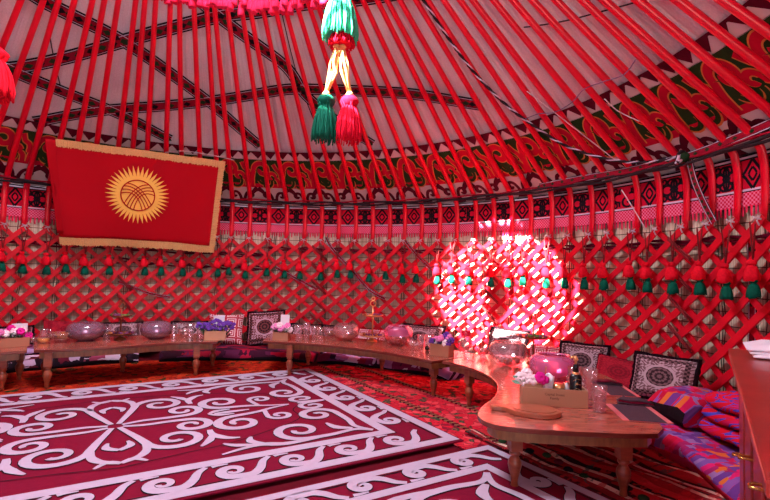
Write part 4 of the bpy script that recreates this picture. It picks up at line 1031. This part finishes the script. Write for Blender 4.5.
# ================================================================== THINGS ON THE TABLES
Z = ZT_
def lidded_bowl(lab, x, y, r, h, body='glass_violet', lid='glass_violet', food='nuts'):
    root = thing('lidded_bowl', lab, 'bowl', (x, y, Z), 0, 'glass bowls on the tables')
    b = MB(); b.lathe([(0.35*r, 0.001), (0.45*r, 0.005), (0.85*r, 0.22*h), (1.0*r, 0.45*h), (1.0*r, 0.52*h)], 28, flute=0.025, nf=14, cap=False)
    b.lathe([(0.33*r, 0.006), (0.82*r, 0.24*h), (0.96*r, 0.5*h)], 28, cap=False); b.build('glass_body', body, root)
    b = MB(); b.lathe([(1.02*r, 0.52*h), (1.03*r, 0.64*h), (0.99*r, 0.80*h), (0.88*r, 0.92*h), (0.76*r, 0.97*h), (0.74*r, 1.0*h), (0.66*r, 1.0*h), (0.62*r, 0.95*h)], 28, cap=False); b.build('lid', lid, root)
    b = MB(); rnd = random.Random(int(x*100))
    for k in range(26):
        a = rnd.uniform(0, 6.28); q = rnd.uniform(0, 0.62)*r; b.blob((q*math.cos(a), q*math.sin(a), 0.10*h+rnd.uniform(0.02, 0.2)*h*(0.6+q/r)), rnd.uniform(0.10, 0.16)*r, k % 2, 6, 0.7)
    b.build('snacks', [food, 'bread'], root, kind='stuff'); return root
lidded_bowl('violet glass lidded bowl left of the tiered stand on the left table', -3.08, 4.98, 0.172, 0.185, lid='glass_violet')
lidded_bowl('dark violet glass bowl right of the tiered stand on the left table', -2.47, 5.23, 0.155, 0.185)
lidded_bowl('clear rosy glass bowl left of the gold stand on the middle table', -0.42, 5.50, 0.145, 0.19, 'glass_rose', 'glass_rose')
lidded_bowl('glass bowl with bright pink lid right of the gold stand', 0.17, 5.28, 0.155, 0.21, 'glass_rose', 'glass_pink', 'sweets_white')
lidded_bowl('broad clear cut glass bowl on the near table in front of the sunlit cushion', 1.12, 4.26, 0.165, 0.20, 'glass_clear', 'glass_rose', 'sweets_white')
lidded_bowl('large pink domed bowl behind the wooden box of condiments', 1.28, 3.60, 0.165, 0.205, 'glass_pink', 'glass_pink', 'sweets_white')
def tier_stand(lab, x, y, h, r, metal, f1='bread', f2='sweets_green', tiers=((0.10, 1.0), (0.55, 0.8))):
    root = thing('tiered_stand', lab, 'tiered stand', (x, y, Z), 0, 'tiered stands')
    b = MB(); b.lathe([(0.40*r, 0.0), (0.38*r, 0.012), (0.12*r, 0.03), (0.10*r, 0.10*h)], 20); b.lathe([(0.008, 0.08*h), (0.008, 0.5*h), (0.014, 0.52*h), (0.007, 0.55*h), (0.007, 0.8*h)], 10, cap=True)
    b.build('stem', metal, root)
    for z, s in tiers:
        b = MB(); b.lathe([(0.05*r, z*h), (0.7*r*s, z*h+0.006), (r*s, z*h+0.026), (r*s, z*h+0.03), (0.7*r*s, z*h+0.012), (0.05*r, z*h+0.006)], 28, flute=0.03, nf=9, cap=False); pl = b.build('plate', metal, root)
        b = MB(); rnd = random.Random(int(x*77+z*10))
        for k in range(22):
            a = rnd.uniform(0, 6.28); q = rnd.uniform(0.2, 0.8)*r*s; b.blob((q*math.cos(a), q*math.sin(a), z*h+0.028), rnd.uniform(0.012, 0.02), k % 2, 6, 0.8)
        b.build('sweets', [f1 if z < 0.3 else f2, 'sweets_purple'], pl, kind='stuff')
    b = MB()   # ring finial
    for zc, rr in ((0.86, 0.032), (0.97, 0.020)):
        b.tube([(rr*math.cos(2*PI*k/14), 0, zc*h+rr*math.sin(2*PI*k/14)) for k in range(15)], 0.006, 6, cap=False)
    b.build('finial', metal, root); return root
tier_stand('copper brown tiered stand on the left table', -2.80, 5.12, 0.42, 0.145, 'copper')
tier_stand('gold tiered stand on the middle table', -0.12, 5.48, 0.50, 0.155, 'gold', 'bread', 'bread')
tier_stand('dark tiered stand with ring handle in front of the sun patch', 1.37, 4.36, 0.44, 0.150, 'copper', 'sweets_purple', 'sweets_green', ((0.50, 1.0),))
def tumbler(lab, x, y, r, h, name='glass_tumbler'):
    root = thing(name, lab, 'glass', (x, y, Z), 0, 'glasses on the tables')
    b = MB(); b.lathe([(r*0.82, 0.001), (r*0.80, 0.25*h), (r*0.88, 0.55*h), (r, h), (r*0.93, h), (r*0.80, 0.55*h), (r*0.70, 0.12*h), (0.002, 0.10*h)], 24, flute=0.05, nf=8, cap=False); b.build('glass_body', 'glass_clear', root); 
    b = MB(); b.lathe([(0.002, 0.002), (r*0.76, 0.002), (r*0.76, 0.09*h), (0.002, 0.09*h)], 16, cap=False); b.build('thick_base', 'glass_clear', root); return root
for lab, x, y, r, h in (('left one of two tall cut glasses before the purple flowers', -2.10, 5.23, 0.045, 0.175), ('right one of two tall cut glasses before the purple flowers', -2.02, 5.30, 0.045, 0.18),
                        ('small glass beside the tiered stand on the left table', -3.0, 5.22, 0.04, 0.12), ('small glass between the violet bowl and the snack bowl', -2.33, 5.35, 0.034, 0.14),
                        ('left tall glass beside the flower box on the middle table', -0.95, 5.42, 0.042, 0.17), ('right tall glass beside the flower box on the middle table', -0.88, 5.52, 0.042, 0.19),
                        ('first small glass left of the snack bowl on the middle table', -0.80, 5.62, 0.040, 0.14), ('second small glass left of the snack bowl on the middle table', -0.72, 5.56, 0.040, 0.13),
                        ('first glass beside the pink lidded bowl', 0.42, 5.20, 0.045, 0.13), ('second glass beside the pink lidded bowl', 0.50, 5.12, 0.040, 0.14),
                        ('short cut glass at the near table corner by the grey placemat', 1.28, 2.83, 0.045, 0.155), ('tall cut glass behind the short one on the near table', 1.37, 3.16, 0.048, 0.19),
                        ('cut glass half behind the black bottle', 1.33, 3.32, 0.046, 0.17)):
    tumbler(lab, x, y, r, h)
def small_bowl(lab, x, y, r, h, food='bread', mat='glass_clear'):
    root = thing('snack_bowl', lab, 'bowl', (x, y, Z), 0, 'small snack bowls')
    b = MB(); b.lathe([(0.45*r, 0.001), (0.5*r, 0.01), (0.9*r, 0.6*h), (1.0*r, h), (0.95*r, h), (0.8*r, 0.55*h), (0.4*r, 0.02)], 24, flute=0.03, nf=12, cap=False); b.build('glass_body', mat, root)
    b = MB(); rnd = random.Random(int(x*31+y*7))
    for k in range(22):
        a = rnd.uniform(0, 6.28); q = rnd.uniform(0, 0.75)*r; b.blob((q*math.cos(a), q*math.sin(a), h*0.5+rnd.uniform(0.0, 0.55)*h*(1-q/r*0.7)), rnd.uniform(0.12, 0.24)*r, k % 2, 7, 0.7)
    b.build('snacks', [food, 'nuts'], root, kind='stuff')
small_bowl('heaped bread bowl between the yellow jug and the violet bowl', -3.23, 4.82, 0.105, 0.10, 'bread')
small_bowl('small snack bowl left of the tall glasses on the left table', -2.24, 5.42, 0.075, 0.09, 'sweets_white')
small_bowl('small snack bowl left of the rosy glass bowl', -0.62, 5.66, 0.075, 0.08, 'bread')
small_bowl('small glass bowl between the pink lidded bowl and the flower box', 0.33, 5.05, 0.07, 0.08, 'sweets_white')
small_bowl('small glass bowl right of the red capped jug', 0.98, 4.66, 0.065, 0.08, 'sweets_white')
small_bowl('shallow copper dish right of the broad clear bowl', 1.38, 4.12, 0.075, 0.04, 'nuts', 'copper')
small_bowl('small white salt jar bowl beside the flower box at the far left', -3.44, 4.72, 0.04, 0.06, 'sweets_white')
small_bowl('glass dessert bowl behind the black bottle on the near table', 1.30, 3.22, 0.062, 0.12, 'sweets_white')
def jug(lab, x, y, r, h, liquid=None, lidm=None, rz=0.0):
    root = thing('glass_jug', lab, 'jug', (x, y, Z), rz, 'glass jugs')
    b = MB(); b.lathe([(0.8*r, 0.001), (r, 0.04*h), (r, 0.3*h), (0.82*r, 0.5*h), (0.55*r, 0.72*h), (0.58*r, 0.86*h), (0.53*r, 0.86*h), (0.5*r, 0.72*h), (0.77*r, 0.48*h)], 24, flute=0.03, nf=10, cap=False); b.build('glass_body', 'glass_clear', root)
    b = MB(); b.tube([(0.55*r, 0, 0.82*h), (1.15*r, 0, 0.80*h), (1.3*r, 0, 0.6*h), (0.95*r, 0, 0.36*h)], 0.008, 7); b.build('handle', 'glass_clear', root)
    if liquid: b = MB(); b.lathe([(0.75*r, 0.008), (0.92*r, 0.05*h), (0.92*r, 0.28*h), (0.002, 0.28*h)], 20, cap=False); b.build('contents', liquid, root)
    if lidm: b = MB(); b.lathe([(0.6*r, 0.83*h), (0.62*r, 0.95*h), (0.56*r, 1.0*h), (0.15*r, 1.0*h), (0.13*r, 1.12*h), (0.002, 1.13*h)], 20, cap=False); b.build('cap', lidm, root)
    return root
jug('small glass jug of yellow jam at the left end of the left table', -3.36, 4.76, 0.055, 0.16, 'jam_yellow')
jug('clear glass jug with red cap at the seam of the two tables', 0.77, 4.43, 0.075, 0.27, None, 'lid_red')

def flower(b, c, r, mi, rnd):
    for k in range(7):
        a = 2*PI*k/7+rnd.random()*0.4; b.blob((c[0]+0.55*r*math.cos(a), c[1]+0.35*r*math.sin(a), c[2]+0.5*r*math.sin(a)), 0.5*r, mi, 6, 0.9)
    b.blob((c[0], c[1], c[2]+0.25*r), 0.5*r, mi, 6, 0.7)
def flower_box(lab, x, y, rz, w_, d_, h_, cols, spread, fh, boxmat='light_wood', n=12, seed=1, name='flower_box'):
    root = thing(name, lab, 'flower box', (x, y, Z), rz, 'flower boxes')
    b = MB(); t = 0.008
    b.box((0, -d_/2+t/2, h_/2+.001), (w_, t, h_)); b.box((0, d_/2-t/2, h_/2+.001), (w_, t, h_)); b.box((-w_/2+t/2, 0, h_/2+.001), (t, d_-2*t, h_)); b.box((w_/2-t/2, 0, h_/2+.001), (t, d_-2*t, h_)); b.box((0, 0, 0.006), (w_-2*t, d_-2*t, 0.01))
    b.build('wooden_box', boxmat, root); rnd = random.Random(seed)
    for k in range(n):
        u = -1+2*(k+0.5)/n; b = MB(); xx = u*spread*w_/2; yy = rnd.uniform(-0.4, 0.4)*d_; zz = h_+fh*(0.15+0.85*rnd.random())*(1-0.35*abs(u))
        b.tube([(xx*0.6, yy*0.5, h_*0.5), (xx, yy, zz)], 0.003, 5, mi=1); flower(b, (xx, yy, zz), 0.036 if len(cols) > 1 else 0.021, 0, rnd); b.build('flower', [cols[k % len(cols)], 'leaf_green'], root)
    b = MB()
    for k in range(60):
        a = rnd.uniform(0, 6.28); u = rnd.uniform(-1, 1)*spread*w_/2; yy = rnd.uniform(-0.6, 0.6)*d_; zz = h_+rnd.uniform(0.0, 0.5)*fh; l = rnd.uniform(0.02, 0.04)
        p = Vector((u, yy, zz)); d = Vector((math.cos(a), math.sin(a), rnd.uniform(0, .7)))*l; s_ = Vector((-math.sin(a), math.cos(a), 0))*l*0.3
        b.face([b.vert(p), b.vert(p+d*0.5+s_), b.vert(p+d), b.vert(p+d*0.5-s_)], 0)
    solid(b.build('leaves', 'leaf_green' if seed % 2 else 'leaf_pale', root, kind='stuff'), 0.001)
    return root
flower_box('wooden box of pink and white flowers at the far left', -3.47, 4.50, 0.75, 0.25, 0.12, 0.085, ['petal_white', 'petal_pink', 'petal_magenta'], 1.05, 0.09, 'planter_wood', 12, 1)
fbp = flower_box('wooden planter overflowing with purple flowers at the right end of the left table', -1.84, 5.28, 0.25, 0.22, 0.12, 0.10, ['petal_purple'], 1.75, 0.12, 'light_wood', 44, 3)
flower_box('small wooden box of pale pink flowers at the left end of the middle table', -1.14, 5.40, -0.05, 0.17, 0.11, 0.09, ['petal_pink', 'petal_white', 'petal_pink'], 1.2, 0.09, 'planter_wood', 11, 5)
flower_box('wooden box of purple and white flowers at the right end of the middle table', 0.58, 4.66, -0.6, 0.20, 0.12, 0.11, ['petal_purple', 'petal_white', 'petal_pink', 'petal_purple'], 1.1, 0.10, 'planter_wood', 13, 7)
def card(lab, x, y, rz, w_, h_, z=0.0):
    root = thing('table_card', lab, 'card', (x, y, Z+z), rz, 'white table cards')
    b = MB(); b.box((0, 0, h_/2+0.012), (w_, 0.004, h_)); b.build('sheet', 'paper_white', root)
    b = MB(); b.box((0, 0, 0.007), (w_*0.5, 0.04, 0.012)); b.build('stand', 'light_wood', root); return root
card('blank white card standing behind the flower box at the far left', -3.53, 4.66, 0.75, 0.125, 0.185)
card('white card standing behind the purple flowers', -1.86, 5.43, 0.3, 0.12, 0.24)
card('white card standing above the pale pink flowers on the middle table', -1.13, 5.52, 0.0, 0.10, 0.26)

# the condiment box with lettering
ca = R(-9)
tr = thing('condiment_box', 'long open wooden box with small lettering holding flowers and bottles', 'box', (1.06, 2.98, Z), ca)
b = MB(); W_, D_, H_ = 0.385, 0.125, 0.105; t = 0.009
b.box((0, -D_/2+t/2, H_/2+.001), (W_, t, H_)); b.box((0, D_/2-t/2, H_/2+.001), (W_, t, H_)); b.box((-W_/2+t/2, 0, H_/2+.001), (t, D_-2*t, H_)); b.box((W_/2-t/2, 0, H_/2+.001), (t, D_-2*t, H_)); b.box((0, 0, 0.006), (W_-2*t, D_-2*t, 0.01))
bevel(b.build('box_body', 'light_wood', tr), 0.0015)
for k, (tx, zz) in enumerate((('Capital Invest', 0.066), ('Family', 0.043))):
    cu_ = bpy.data.curves.new('lettering', 'FONT'); cu_.body = tx; cu_.size = 0.021; cu_.align_x = 'CENTER'; cu_.extrude = 0.0004; cu_.materials.append(M['ink'])
    to = bpy.data.objects.new('tmp', cu_); C.objects.link(to); me_ = bpy.data.meshes.new_from_object(to); bpy.data.objects.remove(to); o = bpy.data.objects.new('lettering', me_); C.objects.link(o); o.parent = tr; o.location = (0.0, -D_/2-0.0006, zz); o.rotation_euler = (PI/2, 0, 0)
def tw(lx, ly): return (tr.location.x + lx*math.cos(ca)-ly*math.sin(ca), tr.location.y + lx*math.sin(ca)+ly*math.cos(ca))
x, y = tw(0.135, 0.0)
bo = thing('black_bottle', 'black pump bottle with gold collar standing in the condiment box', 'bottle', (x, y, Z+0.013), ca)
b = MB(); b.lathe([(0.002, 0), (0.034, 0.0), (0.036, 0.006), (0.036, 0.165), (0.030, 0.175), (0.014, 0.18), (0.014, 0.20)], 24, cap=False, sy=0.8); b.build('bottle_body', 'black_plastic', bo)
b = MB(); b.lathe([(0.017, 0.19), (0.017, 0.235), (0.008, 0.24)], 18); b.build('collar', 'black_plastic', bo)
b = MB(); b.lathe([(0.019, 0.176), (0.019, 0.192), (0.016, 0.192)], 18, cap=False); b.tube([(0, 0, 0.235), (0, 0, 0.275), (-0.01, 0, 0.285), (-0.035, -0.005, 0.275)], 0.007, 8); b.lathe([(0.014, 0.26), (0.016, 0.268), (0.004, 0.29)], 12); b.build('pump', 'gold', bo)
b = MB()
for k in range(5):
    z0 = 0.03+0.028*k; b.tube([(-0.02+0.01*(k % 2), -0.0305, z0), (0.0, -0.0315, z0+0.012), (0.02, -0.0305, z0+0.002*k)], 0.0012, 4)
b.box((0, -0.031, 0.125), (0.012, 0.002, 0.012)); b.build('gold_print', 'gold', bo)
x, y = tw(0.035, 0.0)
jr = thing('spice_jar', 'small amber glass jar with gold lid inside the condiment box', 'jar', (x, y, Z+0.013), ca)
b = MB(); b.lathe([(0.002, 0), (0.034, 0), (0.036, 0.01), (0.036, 0.085), (0.03, 0.095)], 20, cap=False); b.build('jar_body', 'copper', jr)
b = MB(); b.lathe([(0.037, 0.092), (0.037, 0.112), (0.002, 0.114)], 20, cap=False); b.build('jar_lid', 'gold', jr)
x, y = tw(0.085, 0.01)
sj = thing('sugar_cone', 'small white shaker between the amber jar and the black bottle', 'shaker', (x, y, Z+0.013), ca)
b = MB(); b.lathe([(0.002, 0), (0.018, 0), (0.018, 0.07), (0.008, 0.115), (0.002, 0.12)], 16, cap=False); b.build('shaker_body', 'paper_white', sj)
x, y = tw(-0.045, 0.0)
nk = thing('napkin_holder', 'crumpled white napkins with a dark stick upright in the condiment box', 'napkins', (x, y, Z+0.013), ca)
for k in range(3):
    b = MB(); b.grid(lambda u, v: (-0.03+0.05*u+0.022*v+0.008*k, -0.02+0.014*k+0.008*math.sin(6*u+5*v+k), 0.0+0.165*v+0.01*math.sin(5*u)), 8, 8); solid(b.build('napkin', 'paper_white', nk), 0.002)
b = MB(); b.tube([(0.0, 0.02, 0.0), (0.008, 0.022, 0.21)], 0.004, 6); b.build('stick', 'copper', nk)
x, y = tw(-0.125, 0.0)
fb2 = thing('small_flower_pot', 'little wooden pot of white and magenta flowers inside the condiment box', 'flower pot', (x, y, Z+0.013), ca)
b = MB(); b.box((0, 0, 0.055), (0.10, 0.09, 0.108)); bevel(b.build('pot', 'light_wood', fb2), 0.002); rnd = random.Random(12)
for k, (dx, dz, m_) in enumerate(((-0.07, 0.02, 'petal_white'), (-0.03, 0.045, 'petal_white'), (0.0, 0.015, 'petal_white'), (0.045, 0.03, 'petal_magenta'), (0.065, 0.02, 'petal_magenta'), (-0.05, 0.0, 'petal_white'))):
    b = MB(); flower(b, (dx, rnd.uniform(-.03, .02), 0.12+dz), 0.036, 0, rnd); b.build('flower', m_, fb2)
b = MB()
for k in range(26):
    a = rnd.uniform(1.8, 4.6); l = rnd.uniform(0.03, 0.06); p = Vector((rnd.uniform(-0.09, 0.04), rnd.uniform(-.04, .02), 0.105+rnd.uniform(-.01, .03))); d = Vector((math.cos(a), math.sin(a)*.6, rnd.uniform(-.3, .5)))*l; s_ = Vector((0, .5, .8))*l*0.25
    b.face([b.vert(p), b.vert(p+d*0.5+s_), b.vert(p+d), b.vert(p+d*0.5-s_)], 0)
solid(b.build('leaves', 'leaf_pale', fb2, kind='stuff'), 0.001)
# serving board
sb_ = thing('serving_board', 'carved wooden serving board lying in front of the condiment box', 'serving board', (0.845, 2.77, Z), R(-14))
b = MB(); pr = catmull([(-0.20, 0.022), (-0.13, 0.022), (-0.08, 0.075), (0.02, 0.11), (0.12, 0.095), (0.165, 0.035), (0.18, -0.02), (0.12, -0.095), (0.02, -0.11), (-0.08, -0.075), (-0.13, -0.022), (-0.20, -0.022)], 4, True)
b.prism(pr[::-1], 0.002, 0.028); ob = bevel(b.build('board', 'board_wood', sb_), 0.004); 
b = MB(); b.prism([(x*0.8+0.01, y*0.75) for x, y in pr if x > -0.12][::-1], 0.027, 0.031); b.build('raised_centre', 'board_wood', sb_)
# placemats and napkins
def mat_(lab, poly_c, rz, w_, d_):
    root = thing('placemat', lab, 'placemat', (poly_c[0], poly_c[1], Z), rz, 'grey placemats')
    b = MB(); b.box((0, 0, 0.0022), (w_, d_, 0.003)); b.build('mat_weave', 'cloth_rose', root)
    b = MB(); b.box((0, 0, 0.0045), (w_*0.74, d_-0.001, 0.0015)); b.build('grey_panel', 'cloth_grey', root); return root
mat_('grey and rose placemat near the corner of the near table', (1.50, 2.82), R(-10), 0.26, 0.34)
mat_('grey and rose placemat further back on the near table', (1.645, 3.40), R(-8), 0.22, 0.36)
def napkin(lab, x, y, rz, mats):
    root = thing('folded_napkin', lab, 'napkin', (x, y, Z+0.0055), rz, 'folded printed napkins')
    for k in range(3):
        b = MB(); b.grid(lambda u, v: ((-0.10+0.20*u)*(1-0.2*k*v), -0.05+0.10*v+0.01*k, 0.004+0.009*k+0.003*math.sin(9*u+k)), 10, 4); solid(b.build('fold', mats[k], root), 0.004)
napkin('dark printed napkin folded on the nearer placemat', 1.59, 3.02, R(-20), ['cloth_grey', 'felt_maroon', 'cloth_grey'])
napkin('dark printed napkin folded on the further placemat', 1.66, 3.55, R(-15), ['cloth_grey', 'cloth_grey', 'felt_darkmaroon'])
b = MB(); b.blob((0, 0, 0.024), 0.024, 0, 12); b.build('dark_ball', 'black_plastic', loc=(0.46, 4.93, Z), label='small black round pot beside the purple and white flower box', category='pot')
